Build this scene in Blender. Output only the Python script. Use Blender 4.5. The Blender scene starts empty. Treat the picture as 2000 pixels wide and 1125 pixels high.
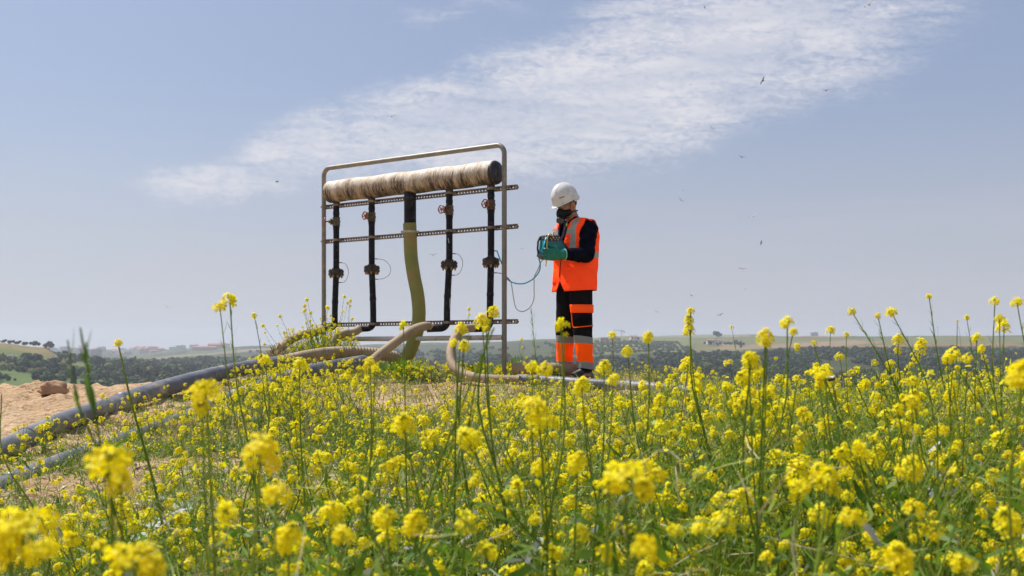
import bpy, bmesh, math, random
import numpy as np
from mathutils import Vector, Matrix, Quaternion
rnd = random.Random(7)
rng = np.random.default_rng(7)
S = bpy.context.scene
COL = S.collection
F = 2200.0          # focal length in photo pixels
HY = 685.0          # eye level row in the photo
def P(px, py, Y): return Vector(((px-1000)/F*Y, Y, (HY-py)/F*Y))
R = math.radians

# ---------- properties ----------
def tag(o, label=None, cat=None, group=None, kind=None):
    if label: o['label'] = label
    if cat: o['category'] = cat
    if group: o['group'] = group
    if kind: o['kind'] = kind
    return o
ORG = {}
def empty(name, loc, label, cat, group=None, rz=0.0):
    o = bpy.data.objects.new(name, None); COL.objects.link(o)
    o.location = loc; o.rotation_euler = (0, 0, rz); o.empty_display_size = .1
    ORG[o] = Vector(loc) if rz == 0 else Vector((0, 0, 0))
    return tag(o, label, cat, group)

# ---------- mesh builder (small things) ----------
class MB:
    def __init__(s): s.v = []; s.f = []; s.m = []
    def add(s, vs, fs, mi=0):
        o = len(s.v); s.v += [tuple(v) for v in vs]
        for f in fs: s.f.append(tuple(i+o for i in f)); s.m.append(mi)
    def tube(s, pts, r, n=10, cap=True, mi=0, flat=None, dome=False, closed=False, up=None):
        pts = [Vector(p) for p in pts]; k = len(pts)
        rs = r if hasattr(r, '__len__') else [r]*k
        if dome:
            d0 = (pts[0]-pts[1]).normalized(); d1 = (pts[-1]-pts[-2]).normalized()
            a = []; ra = []; b = []; rb = []
            for t in (80, 60, 40, 20):
                a.append(pts[0]+d0*rs[0]*dome*math.sin(R(t))); ra.append(rs[0]*math.cos(R(t)))
                b.insert(0, pts[-1]+d1*rs[-1]*dome*math.sin(R(t))); rb.insert(0, rs[-1]*math.cos(R(t)))
            pts = a+pts+b; rs = ra+list(rs)+rb; k = len(pts)
        T = []
        for i in range(k):
            if closed: t = pts[(i+1) % k]-pts[i-1]
            else: t = pts[min(i+1, k-1)]-pts[max(i-1, 0)]
            T.append(t.normalized())
        u = Vector(up) if up else (Vector((0, 0, 1)) if abs(T[0].z) < .9 else Vector((1, 0, 0)))
        u = (u-T[0]*u.dot(T[0])).normalized(); vs = []
        for i in range(k):
            u = (u-T[i]*u.dot(T[i])).normalized(); w = T[i].cross(u)
            fa, fb = flat if flat else (1, 1)
            for j in range(n):
                a = 2*math.pi*j/n
                vs.append(pts[i]+(u*math.cos(a)*fa+w*math.sin(a)*fb)*rs[i])
        fs = []
        for i in range(k if closed else k-1):
            i2 = (i+1) % k
            for j in range(n):
                j2 = (j+1) % n
                fs.append((i*n+j, i*n+j2, i2*n+j2, i2*n+j))
        if cap and not closed:
            fs.append(tuple(range(n-1, -1, -1))); fs.append(tuple(range((k-1)*n, k*n)))
        s.add(vs, fs, mi)
    def rings(s, rl, mi=0, cap=True):
        n = len(rl[0]); vs = [p for r in rl for p in r]; fs = []
        for i in range(len(rl)-1):
            for j in range(n):
                j2 = (j+1) % n; fs.append((i*n+j, i*n+j2, (i+1)*n+j2, (i+1)*n+j))
        if cap: fs.append(tuple(range(n-1, -1, -1))); fs.append(tuple(range((len(rl)-1)*n, len(rl)*n)))
        s.add(vs, fs, mi)
    def box(s, c, size, M=None, mi=0, bev=0.0, taper=1.0):
        c = Vector(c); hx, hy, hz = [q/2 for q in size]; vs = []
        M = M if M is not None else Matrix.Identity(3)
        if bev <= 0:
            for z, tp in ((-hz, 1), (hz, taper)):
                for x, y in ((-hx, -hy), (hx, -hy), (hx, hy), (-hx, hy)): vs.append(c+M@Vector((x*tp, y*tp, z)))
            fs = [(3, 2, 1, 0), (4, 5, 6, 7), (0, 1, 5, 4), (1, 2, 6, 5), (2, 3, 7, 6), (3, 0, 4, 7)]
            s.add(vs, fs, mi); return
        b = bev; rl = []
        def ring(ix, iy, z):
            q = []
            for sx, sy in ((1, 1), (-1, 1), (-1, -1), (1, -1)):
                cx, cy = sx*(ix-b), sy*(iy-b)
                a0 = math.atan2(sy, sx)-math.pi/4
                for k in range(4):
                    a = a0+k*math.pi/6
                    q.append(c+M@Vector((cx+b*math.cos(a)*1, cy+b*math.sin(a)*1, z)))
            return q
        rl = [ring(hx-b*.6, hy-b*.6, -hz), ring(hx-b*.15, hy-b*.15, -hz+b*.4), ring(hx, hy, -hz+b), ring(hx, hy, hz-b), ring(hx-b*.15, hy-b*.15, hz-b*.4), ring(hx-b*.6, hy-b*.6, hz)]
        s.rings(rl, mi)
    def ball(s, c, r, M=None, mi=0, nu=14, nv=9, f=None):
        c = Vector(c); M = M if M is not None else Matrix.Identity(3)
        rr = r if hasattr(r, '__len__') else (r, r, r); vs = []; 
        for i in range(nv+1):
            th = math.pi*(i+.02)/(nv+.04)
            for j in range(nu):
                ph = 2*math.pi*j/nu
                d = Vector((math.sin(th)*math.cos(ph), math.sin(th)*math.sin(ph), math.cos(th)))
                p = Vector((d.x*rr[0], d.y*rr[1], d.z*rr[2]))
                if f: p = f(p, d)
                vs.append(c+M@p)
        fs = []
        for i in range(nv):
            for j in range(nu):
                j2 = (j+1) % nu; fs.append((i*nu+j, (i+1)*nu+j, (i+1)*nu+j2, i*nu+j2))
        fs.append(tuple(range(nu))); fs.append(tuple(range((nv+1)*nu-1, nv*nu-1, -1)))
        s.add(vs, fs, mi)
    def build(s, name, mats, parent=None, smooth=True, recalc=True, angle=40):
        org = ORG.get(parent, Vector((0, 0, 0))) if parent else Vector((0, 0, 0))
        me = bpy.data.meshes.new(name)
        me.from_pydata([(v[0]-org.x, v[1]-org.y, v[2]-org.z) for v in s.v], [], s.f)
        mats = mats if isinstance(mats, (list, tuple)) else [mats]
        for m in mats: me.materials.append(m)
        me.polygons.foreach_set('material_index', s.m)
        if recalc:
            bm = bmesh.new(); bm.from_mesh(me); bmesh.ops.recalc_face_normals(bm, faces=bm.faces); bm.to_mesh(me); bm.free()
        if smooth:
            me.polygons.foreach_set('use_smooth', [True]*len(me.polygons))
            try: me.set_sharp_from_angle(angle=R(angle))
            except Exception: pass
        me.update()
        o = bpy.data.objects.new(name, me); COL.objects.link(o)
        if parent:
            o.parent = parent; ORG[o] = org
        return o
def rebase(o):
    """move a top-level mesh's origin to the middle of its bottom"""
    me = o.data; n = len(me.vertices); a = np.empty(n*3, np.float32); me.vertices.foreach_get('co', a); a = a.reshape(-1, 3)
    c = np.array([(a[:, 0].min()+a[:, 0].max())/2, (a[:, 1].min()+a[:, 1].max())/2, a[:, 2].min()], np.float32)
    me.vertices.foreach_set('co', (a-c).ravel()); o.location = [float(q) for q in c]; me.update(); return o

def spline(ctrl, n=12):
    """Catmull-Rom through control points"""
    c = [Vector(p) for p in ctrl]; c = [c[0]*2-c[1]]+c+[c[-1]*2-c[-2]]; out = []
    for i in range(1, len(c)-2):
        for k in range(n):
            t = k/n
            out.append(.5*((2*c[i])+(c[i+1]-c[i-1])*t+(2*c[i-1]-5*c[i]+4*c[i+1]-c[i+2])*t*t+(3*c[i]-c[i-1]-3*c[i+1]+c[i+2])*t**3))
    out.append(c[-2]); return out
def resample(pts, step):
    L = [0]
    for i in range(1, len(pts)): L.append(L[-1]+(pts[i]-pts[i-1]).length)
    n = max(2, int(L[-1]/step)); out = []; j = 0
    for k in range(n+1):
        d = L[-1]*k/n
        while j < len(pts)-2 and L[j+1] < d: j += 1
        t = (d-L[j])/max(1e-9, L[j+1]-L[j]); out.append(pts[j].lerp(pts[j+1], min(1, t)))
    return out

# ---------- numpy quad meshes (vegetation) ----------
def quads_mesh(name, V, Q, M, mats, smooth=False):
    me = bpy.data.meshes.new(name); V = np.ascontiguousarray(V, np.float32); Q = np.ascontiguousarray(Q, np.int32)
    me.vertices.add(len(V)); me.vertices.foreach_set('co', V.ravel())
    me.loops.add(Q.size); me.loops.foreach_set('vertex_index', Q.ravel())
    me.polygons.add(len(Q)); me.polygons.foreach_set('loop_start', np.arange(0, Q.size, 4, dtype=np.int32))
    me.polygons.foreach_set('loop_total', np.full(len(Q), 4, np.int32))
    for m in mats: me.materials.append(m)
    me.polygons.foreach_set('material_index', np.ascontiguousarray(M, np.int32))
    if smooth: me.polygons.foreach_set('use_smooth', np.ones(len(Q), bool))
    me.update(calc_edges=True); return me
class QA:
    def __init__(s): s.V = []; s.Q = []; s.M = []; s.n = 0
    def add(s, V, Q, M):
        V = np.asarray(V, float).reshape(-1, 3); Q = np.asarray(Q, int).reshape(-1, 4)
        s.V.append(V); s.Q.append(Q+s.n); s.M.append(np.full(len(Q), M, int) if np.isscalar(M) else np.asarray(M)); s.n += len(V)
    def get(s): return np.concatenate(s.V), np.concatenate(s.Q), np.concatenate(s.M)
def hash2(ix, iy, seed):
    h = (ix.astype(np.int64)*374761393+iy.astype(np.int64)*668265263+seed*1442695041) & 0xffffffff
    h = ((h ^ (h >> 13))*1274126177) & 0xffffffff
    return ((h ^ (h >> 16)) & 0xffff)/65535.0
def vn(x, y, seed=0):
    x = np.asarray(x, float); y = np.asarray(y, float); ix = np.floor(x); iy = np.floor(y); fx = x-ix; fy = y-iy
    fx = fx*fx*(3-2*fx); fy = fy*fy*(3-2*fy); ix = ix.astype(np.int64); iy = iy.astype(np.int64)
    a = hash2(ix, iy, seed); b = hash2(ix+1, iy, seed); c = hash2(ix, iy+1, seed); d = hash2(ix+1, iy+1, seed)
    return (a*(1-fx)+b*fx)*(1-fy)+(c*(1-fx)+d*fx)*fy
def fbm(x, y, seed=0, o=4):
    s = 0; a = .5; x = np.asarray(x, float); y = np.asarray(y, float)
    for i in range(o): s = s+a*(vn(x, y, seed+i*17)-.5)*2; x = x*2.03; y = y*2.03; a *= .5
    return s

# ---------- materials ----------
class NT:
    def __init__(s, nt): s.nt = nt; s.n = nt.nodes; s.l = nt.links
    def new(s, t, **k):
        n = s.n.new(t)
        for a, b in k.items(): setattr(n, a, b)
        return n
    def put(s, sock, v):
        if isinstance(v, bpy.types.NodeSocket): s.l.new(v, sock)
        elif v is not None:
            if hasattr(v, '__len__') and sock.type == 'RGBA' and len(v) == 3: v = (*v, 1)
            sock.default_value = v
    def m(s, op, a, b=None, c=None, clamp=False):
        n = s.new('ShaderNodeMath', operation=op, use_clamp=clamp)
        s.put(n.inputs[0], a); s.put(n.inputs[1], b) if b is not None else None
        if c is not None: s.put(n.inputs[2], c)
        return n.outputs[0]
    def mix(s, f, a, b, blend='MIX'):
        n = s.new('ShaderNodeMix', data_type='RGBA', blend_type=blend); s.put(n.inputs[0], f); s.put(n.inputs[6], a); s.put(n.inputs[7], b); return n.outputs[2]
    def noise(s, vec, scale, detail=5, rough=.55, dist=0):
        n = s.new('ShaderNodeTexNoise'); s.put(n.inputs['Vector'], vec); s.put(n.inputs['Scale'], scale); s.put(n.inputs['Detail'], detail)
        s.put(n.inputs['Roughness'], rough); s.put(n.inputs['Distortion'], dist); return n.outputs[0]
    def ramp(s, f, lo, hi, a=0., b=1.):
        n = s.new('ShaderNodeMapRange', clamp=True); n.interpolation_type = 'SMOOTHSTEP'
        s.put(n.inputs[0], f); s.put(n.inputs[1], lo); s.put(n.inputs[2], hi); s.put(n.inputs[3], a); s.put(n.inputs[4], b); return n.outputs[0]
    def mapping(s, vec, rot=(0, 0, 0), scale=(1, 1, 1)):
        n = s.new('ShaderNodeMapping'); s.put(n.inputs[0], vec); n.inputs['Rotation'].default_value = rot; n.inputs['Scale'].default_value = scale; return n.outputs[0]
    def sep(s, v):
        n = s.new('ShaderNodeSeparateXYZ'); s.put(n.inputs[0], v); return n.outputs
    def comb(s, x, y, z=0.):
        n = s.new('ShaderNodeCombineXYZ'); s.put(n.inputs[0], x); s.put(n.inputs[1], y); s.put(n.inputs[2], z); return n.outputs[0]
    def bump(s, h, strength, dist=.01):
        n = s.new('ShaderNodeBump'); s.put(n.inputs['Height'], h); n.inputs['Strength'].default_value = strength; n.inputs['Distance'].default_value = dist; return n.outputs[0]
def newmat(name):
    m = bpy.data.materials.new(name); m.use_nodes = True; t = NT(m.node_tree)
    return m, t, m.node_tree.nodes['Principled BSDF']
def mat(name, c1, c2=None, scale=8, rough=.6, metal=0., bump=0., bscale=60, spec=.5, lo=.35, hi=.65, c3=None, s3=3, stretch=(1, 1, 1), transl=0., detail=6, bdist=.005):
    m, t, b = newmat(name)
    co = t.new('ShaderNodeTexCoord').outputs['Object']; vec = t.mapping(co, scale=stretch)
    col = (*c1, 1)
    if c2: col = t.mix(t.ramp(t.noise(vec, scale, detail), lo, hi), c1, c2)
    if c3: col = t.mix(t.ramp(t.noise(vec, s3, 6, .65), .5, .68), col, c3)
    t.put(b.inputs['Base Color'], col); b.inputs['Roughness'].default_value = rough; b.inputs['Metallic'].default_value = metal
    b.inputs['Specular IOR Level'].default_value = spec
    if bump: t.put(b.inputs['Normal'], t.bump(t.noise(vec, bscale, 6), bump, bdist))
    if transl:
        tr = t.new('ShaderNodeBsdfTranslucent'); t.put(tr.inputs[0], col); mx = t.new('ShaderNodeMixShader'); mx.inputs[0].default_value = transl
        out = m.node_tree.nodes['Material Output']; t.l.new(b.outputs[0], mx.inputs[1]); t.l.new(tr.outputs[0], mx.inputs[2]); t.l.new(mx.outputs[0], out.inputs[0])
    return m
# ================= camera, light, sky =================
cam = bpy.data.cameras.new('camera'); co = bpy.data.objects.new('camera', cam); COL.objects.link(co); S.camera = co
co.location = (0, 0, 0); co.rotation_euler = (R(90), 0, 0)
cam.sensor_width = 36; cam.lens = F/2000*36; cam.shift_y = (HY-562.5)/2000; cam.clip_start = .05; cam.clip_end = 12000
cam.dof.use_dof = True; cam.dof.focus_distance = 6.8; cam.dof.aperture_fstop = 7.5; cam.dof.aperture_blades = 7
S.view_settings.view_transform = 'Standard'; S.view_settings.look = 'None'; S.view_settings.exposure = 0.26; S.view_settings.gamma = 1
sd = Vector((-.44, .30, .85)).normalized()      # towards the sun
sun = bpy.data.lights.new('sun', 'SUN'); sun.energy = 5.0; sun.angle = R(.5); sun.color = (1, .955, .88)
so = bpy.data.objects.new('sun', sun); COL.objects.link(so); so.rotation_euler = sd.to_track_quat('Z', 'Y').to_euler()
W = bpy.data.worlds.new('World'); S.world = W; W.use_nodes = True; t = NT(W.node_tree)
bg = W.node_tree.nodes['Background']
sky = t.new('ShaderNodeTexSky', sky_type='NISHITA'); sky.sun_disc = False
sky.sun_elevation = math.asin(sd.z); sky.sun_rotation = math.atan2(sd.x, sd.y); sky.dust_density = 2.6; sky.air_density = 1.0; sky.ozone_density = 2.0; sky.altitude = 300
dirv = t.new('ShaderNodeTexCoord').outputs['Generated']; d = t.sep(dirv)
ay = t.m('ADD', t.m('ABSOLUTE', d[1]), .02); U = t.m('MULTIPLY_ADD', t.m('DIVIDE', d[0], ay), 22.0, 10.0); V = t.m('SUBTRACT', 6.85, t.m('MULTIPLY', t.m('DIVIDE', d[2], ay), 22.0))
uv = t.comb(U, V)       # azimuth / elevation of the sky direction
w1 = t.m('SUBTRACT', t.noise(uv, .9, 4), .5); w2 = t.m('SUBTRACT', t.noise(t.mapping(uv, rot=(0, 0, .7)), .8, 4), .5)
Ud = t.m('MULTIPLY_ADD', w1, 1.6, U); Vd = t.m('MULTIPLY_ADD', w2, .9, V)
def ell(cx, cy, rx, ry, deg, amp=1.0):
    c, s_ = math.cos(R(deg)), math.sin(R(deg)); dx = t.m('SUBTRACT', Ud, cx); dy = t.m('SUBTRACT', Vd, cy)
    p = t.m('DIVIDE', t.m('ADD', t.m('MULTIPLY', dx, c), t.m('MULTIPLY', dy, s_)), rx); q = t.m('DIVIDE', t.m('SUBTRACT', t.m('MULTIPLY', dy, c), t.m('MULTIPLY', dx, s_)), ry)
    r2 = t.m('ADD', t.m('MULTIPLY', p, p), t.m('MULTIPLY', q, q))
    return t.m('MULTIPLY', t.m('MAXIMUM', t.m('SUBTRACT', 1.0, r2), 0.0), amp)
CL = [(4.3, 3.62, 2.3, .55, -3, .85), (6.2, 3.0, 2.2, 1.0, -10, .85), (8.6, 2.5, 3.4, 1.25, -12, .95), (12.0, 1.9, 5.4, 1.9, -14, 1.05), (14.2, 1.0, 5.0, 2.0, -10, 1.0), (9.0, .35, 1.9, .3, -4, .42), (17.0, .5, 2.8, 1.1, -6, .55)]
mk = None
for c in CL:
    e = ell(*c); mk = e if mk is None else t.m('MAXIMUM', mk, e)
fine = t.noise(t.mapping(uv, rot=(0, 0, R(12)), scale=(.42, 2.4, 1)), 1.5, 8, .55, .8)
rip = t.noise(t.mapping(uv, rot=(0, 0, R(-22)), scale=(1, 2.2, 1)), 5.0, 5, .55, .7)
den = t.m('ADD', t.m('MULTIPLY', mk, 1.35), t.m('ADD', t.m('MULTIPLY', t.m('SUBTRACT', fine, .5), 2.1), t.m('MULTIPLY', t.m('SUBTRACT', rip, .5), 1.7)))
den = t.m('MULTIPLY', t.m('MULTIPLY', t.ramp(den, -.05, 1.75), t.ramp(mk, 0, .75)), t.ramp(t.noise(t.mapping(uv, rot=(0, 0, R(10)), scale=(.35, 1.5, 1)), .9, 4, .5, .6), .30, .62, .62, 1.0))
low = t.m('MULTIPLY', t.ramp(t.noise(t.mapping(uv, scale=(.16, 1.1, 1)), 1.0, 4), .42, .7), t.ramp(V, 2.6, 5.2))
elv = t.ramp(d[2], -.03, .25, 1.0, 0.0)
base = sky.outputs[0]
SKYMUL = (1.0, 1.0, 1.0)
HZ = (4.75, 4.85, 5.3); CLC = (6.5, 6.45, 6.9); TOP=(2.85,3.45,5.2)
base = t.mix(.62, base, TOP)
base = t.mix(t.m('MULTIPLY', elv, .93), base, HZ)
base = t.mix(1.0, base, t.mix(t.ramp(U, 0, 13), (1.06, 1.07, 1.06), (.985, .98, .97)), 'MULTIPLY')
base = t.mix(t.m('MULTIPLY', low, .35), base, (4.7, 4.6, 5.3))
base = t.mix(t.m('MULTIPLY', den, 1.0), base, CLC)
t.put(bg.inputs[0], base); bg.inputs[1].default_value = .097

# ================= near ground =================
YA = np.array([-60, -3, 0, 3, 5, 6, 7, 8.5, 9.5, 10.5, 12, 15, 20, 24.])
ZA = np.array([-3, -1.1, -1.05, -.86, -.74, -.66, -.53, -.37, -.30, -.40, -.85, -2.2, -4.8, -6.6])
YB = np.array([-60, -3, 0, 3, 5, 7, 9, 10, 12, 13, 14.5, 20, 24.])
ZB = np.array([-3, -1.1, -1.05, -.85, -.68, -.49, -.345, -.295, -.285, -.38, -.95, -4.4, -6.4])
YC = np.array([-60, -3, 0, 3, 5, 6.5, 7.5, 8.5, 10, 13, 20, 24.])
ZC = np.array([-3, -1.1, -1.0, -.82, -.68, -.58, -.54, -.62, -1.0, -2.2, -5.4, -7.0])
def sst(x, a, b):
    q = np.clip((x-a)/(b-a), 0, 1); return q*q*(3-2*q)
def Gs(X, Y):
    X = np.asarray(X, float); Y = np.asarray(Y, float)
    def sm(y, a, b): return (np.interp(y-.35, a, b)+np.interp(y, a, b)*2+np.interp(y+.35, a, b))/4
    A, B, C = sm(Y, YA, ZA), sm(Y, YB, ZB), sm(Y, YC, ZC)
    ta = sst(X, -3.6, -1.2); tc = sst(X, 1.35, 3.4)
    z = (A*(1-ta)+B*ta)*(1-tc)+C*tc
    z = z+.20*np.exp(-(((X+2.0)/.75)**2+((Y-11.4)/1.0)**2))
    return z
def G(X, Y):
    X = np.asarray(X, float); Y = np.asarray(Y, float)
    return Gs(X, Y)+.035*fbm(X*1.3, Y*1.3, 3, 3)+.02*fbm(X*5, Y*5, 9, 3)*1.0
def gz(x, y): return float(G(x, y))
def axis(segs):
    out = []
    for a, b, st in segs: out += list(np.arange(a, b, st))
    return np.array(out+[segs[-1][1]])
xs = axis([(-60, -14, 4), (-14, -6.5, .4), (-6.5, 4.5, .06), (4.5, 14, .4), (14, 60, 4)]); ys = axis([(-60, -6, 4), (-6, 1, .4), (1, 4, .1), (4, 12.6, .055), (12.6, 24, .3)])
XX, YY = np.meshgrid(xs, ys); ZZ = G(XX, YY)
clod = np.clip(fbm(XX*9, YY*9, 21, 3), -.15, 1)*.07*sst(-XX, 1.4, 2.6)+np.clip(fbm(XX*17, YY*17, 31, 2)-.1, 0, 1)*.03
rid = (1-np.abs(fbm(XX*2.6, YY*5.5, 41, 4)))**3*.03*sst(-XX, 1.8, 3.0)
ZZ = ZZ+clod+rid
def grid_obj(name, XX, YY, ZZ, m):
    ny, nx = XX.shape; V = np.stack([XX, YY, ZZ], -1).reshape(-1, 3); i = np.arange(ny*nx).reshape(ny, nx)
    Q = np.stack([i[:-1, :-1], i[:-1, 1:], i[1:, 1:], i[1:, :-1]], -1).reshape(-1, 4)
    me = quads_mesh(name, V, Q, np.zeros(len(Q)), [m], True); o = bpy.data.objects.new(name, me); COL.objects.link(o); return o
mg, t, b = newmat('sandy_soil'); oc = t.new('ShaderNodeTexCoord').outputs['Object']
n1 = t.noise(oc, 1.1, 6, .6); n2 = t.noise(oc, 14, 8, .7); n3 = t.noise(oc, 70, 4, .6); 
c = t.mix(t.ramp(n1, .35, .7), (.44, .290, .165), (.58, .415, .255)); c = t.mix(t.ramp(n2, .50, .66), c, (.25, .14, .07)); c = t.mix(t.ramp(n3, .58, .72), c, (.66, .49, .31))
t.put(b.inputs['Base Color'], c); b.inputs['Roughness'].default_value = .95; b.inputs['Specular IOR Level'].default_value = .15
vo = t.new('ShaderNodeTexVoronoi'); vo.inputs['Scale'].default_value = 30; t.put(vo.inputs['Vector'], oc)
t.put(b.inputs['Normal'], t.bump(t.m('ADD', t.m('MULTIPLY', n2, 1.3), t.m('ADD', t.m('MULTIPLY', vo.outputs[0], .5), t.m('MULTIPLY', n3, .3))), .9, .03))
tag(grid_obj('ground', XX, YY, ZZ, mg), kind='structure')

# ================= far terrain =================
Yr = np.array([22, 60, 200, 350, 450, 550, 700, 800, 1000, 1300, 1500, 1800, 2200, 2600, 3200, 4600.])
Ac = np.array([-1.4, -.46, -.418, -.386, -.34, -.28, -.22, -.15, -.05, .05, .10, .165, .21, .27, .46, 1.4])
E = np.array([
 # 22    60    200    350    450    550    700    800    1000   1300   1500   1800   2200   2600   3200   4600
 [-.27, -.19, -.075, -.042, -.028, -.014, .0085, .004, -.004, -.010, -.010, -.008, -.005, -.002, .0015, .001],
 [-.27, -.19, -.075, -.042, -.029, -.016, .0075, .003, -.006, -.012, -.012, -.009, -.006, -.003, .0010, .001],
 [-.27, -.19, -.078, -.044, -.031, -.019, .0035, .000, -.006, -.012, -.012, -.009, -.005, -.001, .0015, .001],
 [-.27, -.19, -.080, -.046, -.034, -.025, -.012, -.010, -.009, -.011, -.010, -.008, -.004, .000, .0015, .001],
 [-.27, -.19, -.084, -.049, -.037, -.030, -.020, -.016, -.012, -.012, -.010, -.008, -.005, -.002, .0008, .001],
 [-.27, -.19, -.088, -.052, -.040, -.032, -.022, -.018, -.012, -.010, -.007, -.004, .0010, .0020, .0010, .001],
 [-.27, -.19, -.088, -.052, -.040, -.032, -.022, -.018, -.012, -.008, -.004, .001, .0040, .0030, .0030, .002],
 [-.27, -.19, -.090, -.054, -.042, -.032, -.022, -.017, -.010, -.004, .000, .003, .0050, .0040, .0040, .003],
 [-.27, -.19, -.090, -.054, -.042, -.032, -.022, -.016, -.008, -.001, .003, .006, .0070, .0060, .0050, .004],
 [-.27, -.19, -.090, -.054, -.040, -.029, -.018, -.012, -.004, .006, .0105, .010, .0090, .0080, .0070, .005],
 [-.27, -.19, -.090, -.052, -.036, -.026, -.014, -.009, -.001, .009, .0125, .012, .0110, .0115, .0120, .010],
 [-.27, -.19, -.090, -.050, -.034, -.024, -.012, -.007, .000, .0075, .0105, .0110, .0115, .0130, .0140, .010],
 [-.27, -.19, -.090, -.050, -.034, -.024, -.012, -.007, .001, .0060, .0115, .0120, .0120, .0135, .0145, .010],
 [-.27, -.19, -.090, -.048, -.032, -.022, -.010, -.005, .003, .0080, .0120, .0120, .0115, .0110, .0105, .008],
 [-.27, -.19, -.090, -.048, -.032, -.020, -.008, -.003, .005, .0100, .0130, .0125, .0110, .0100, .0090, .008],
 [-.27, -.19, -.090, -.048, -.032, -.020, -.008, -.003, .005, .0100, .0130, .0125, .0110, .0100, .0090, .008]])
def Hf(X, Y):
    X = np.asarray(X, float); Y = np.asarray(Y, float); a = np.clip(X/Y, -1.39, 1.39); ly = np.log(np.clip(Y, 22, 4600)); LY = np.log(Yr)
    ia = np.clip(np.searchsorted(Ac, a, side='right')-1, 0, len(Ac)-2); iy = np.clip(np.searchsorted(LY, ly, side='right')-1, 0, len(Yr)-2)
    fa = (a-Ac[ia])/(Ac[ia+1]-Ac[ia]); fa = fa*fa*(3-2*fa); fy = (ly-LY[iy])/(LY[iy+1]-LY[iy])
    e = (E[ia, iy]*(1-fy)+E[ia, iy+1]*fy)*(1-fa)+(E[ia+1, iy]*(1-fy)+E[ia+1, iy+1]*fy)*fa
    return e*Y+fbm(X/90, Y/90, 5, 4)*np.clip((Y-60)/400, 0, 1)*3.0*np.clip(Y/1000, .4, 1.1)
av = np.concatenate([np.linspace(-1.4, -.6, 16), np.linspace(-.58, .58, 420), np.linspace(.6, 1.4, 16)]); yv = np.exp(np.linspace(np.log(21), np.log(4600), 190))
AA, YY2 = np.meshgrid(av, yv); XX2 = AA*YY2; Z2 = Hf(XX2, YY2)
mh, t, b = newmat('hill_ground'); oc = t.new('ShaderNodeTexCoord').outputs['Object']; at = t.new('ShaderNodeAttribute', attribute_name='land').outputs[0]
n1 = t.noise(oc, .02, 6, .6); n2 = t.noise(oc, .12, 6, .7)
c = t.mix(t.ramp(n1, .4, .65), at, t.mix(.5, at, (.12, .11, .05))); c = t.mix(t.ramp(n2, .52, .7), c, (.045, .065, .028))
t.put(b.inputs['Base Color'], c); b.inputs['Roughness'].default_value = 1; b.inputs['Specular IOR Level'].default_value = .05
ho = tag(grid_obj('hills', XX2, YY2, Z2, mh), kind='structure')
def land(a, Y):
    c = np.empty(a.shape+(3,)); c[:] = (.034, .050, .024)
    def put(m, col): c[m] = c[m]*0+np.array(col)
    wob = fbm(a*30, np.log(Y)*6, 77, 3)
    put((a < -.30) & (Y < 560+60*wob), (.13, .19, .06))
    put((a < -.37) & (Y > 590+50*wob) & (Y < 760), (.15, .20, .06))
    put((a < -.39) & (Y > 650+40*wob) & (Y < 720), (.27, .22, .10))
    put((a > -.34) & (a < -.14) & (Y > 1300+200*wob) & (Y < 2600), (.095, .13, .05))
    put((a > -.34) & (a < -.1) & (Y > 1300) & (wob > .1), (.04, .06, .03))
    put((a > -.32) & (a < -.2) & (Y > 1750) & (Y < 1950), (.30, .24, .15))
    put((a > .07) & (a < .20+.03*wob) & (Y > 960), (.19, .22, .08)); put((a > -.16) & (a <= .07) & (Y > 900), (.055, .075, .035))
    m = (a > .155+.02*wob) & (Y > 1000+90*wob) & (Y < 2300); put(m, (.17, .185, .075))
    m = (a > .16) & (Y > 1060+60*wob) & (Y < 1330+120*wob) & (fbm(a*14, Y/300, 99, 2) > .02); put(m, (.33, .24, .15))
    m = (a > .25) & (Y > 1000+30*wob) & (Y < 1075+50*wob); put(m, (.34, .18, .10))
    m = (a > .16) & (Y > 1430+60*wob) & (Y < 1620) & (wob > .0); put(m, (.10, .14, .055))
    put((a > .19) & (a < .30) & (Y > 1500) & (wob > .12), (.33, .22, .15))
    return c
LC = land(AA, YY2).reshape(-1, 3)*[.78, .74, .7]; LC = np.concatenate([LC, np.ones((len(LC), 1))], 1)
ca = ho.data.color_attributes.new('land', 'FLOAT_COLOR', 'POINT'); ca.data.foreach_set('color', LC.astype(np.float32).ravel())

# ---------- haze: the air itself ----------
zlo = min(float(Z2.min()), float(ZZ.min()))-1; hb = MB(); hb.box((0, 2350, (zlo+92)/2), (14000, 5200, 92-zlo)); hz = hb.build('haze', [], None, smooth=False)
mz = bpy.data.materials.new('air'); mz.use_nodes = True; nt = mz.node_tree; nt.nodes.clear()
pv = nt.nodes.new('ShaderNodeVolumePrincipled'); ou = nt.nodes.new('ShaderNodeOutputMaterial'); nt.links.new(pv.outputs[0], ou.inputs['Volume'])
pv.inputs['Color'].default_value = (.86, .92, 1.0, 1); pv.inputs['Density'].default_value = .00023; pv.inputs['Anisotropy'].default_value = .2
hz.data.materials.append(mz); tag(hz, kind='stuff')
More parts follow.
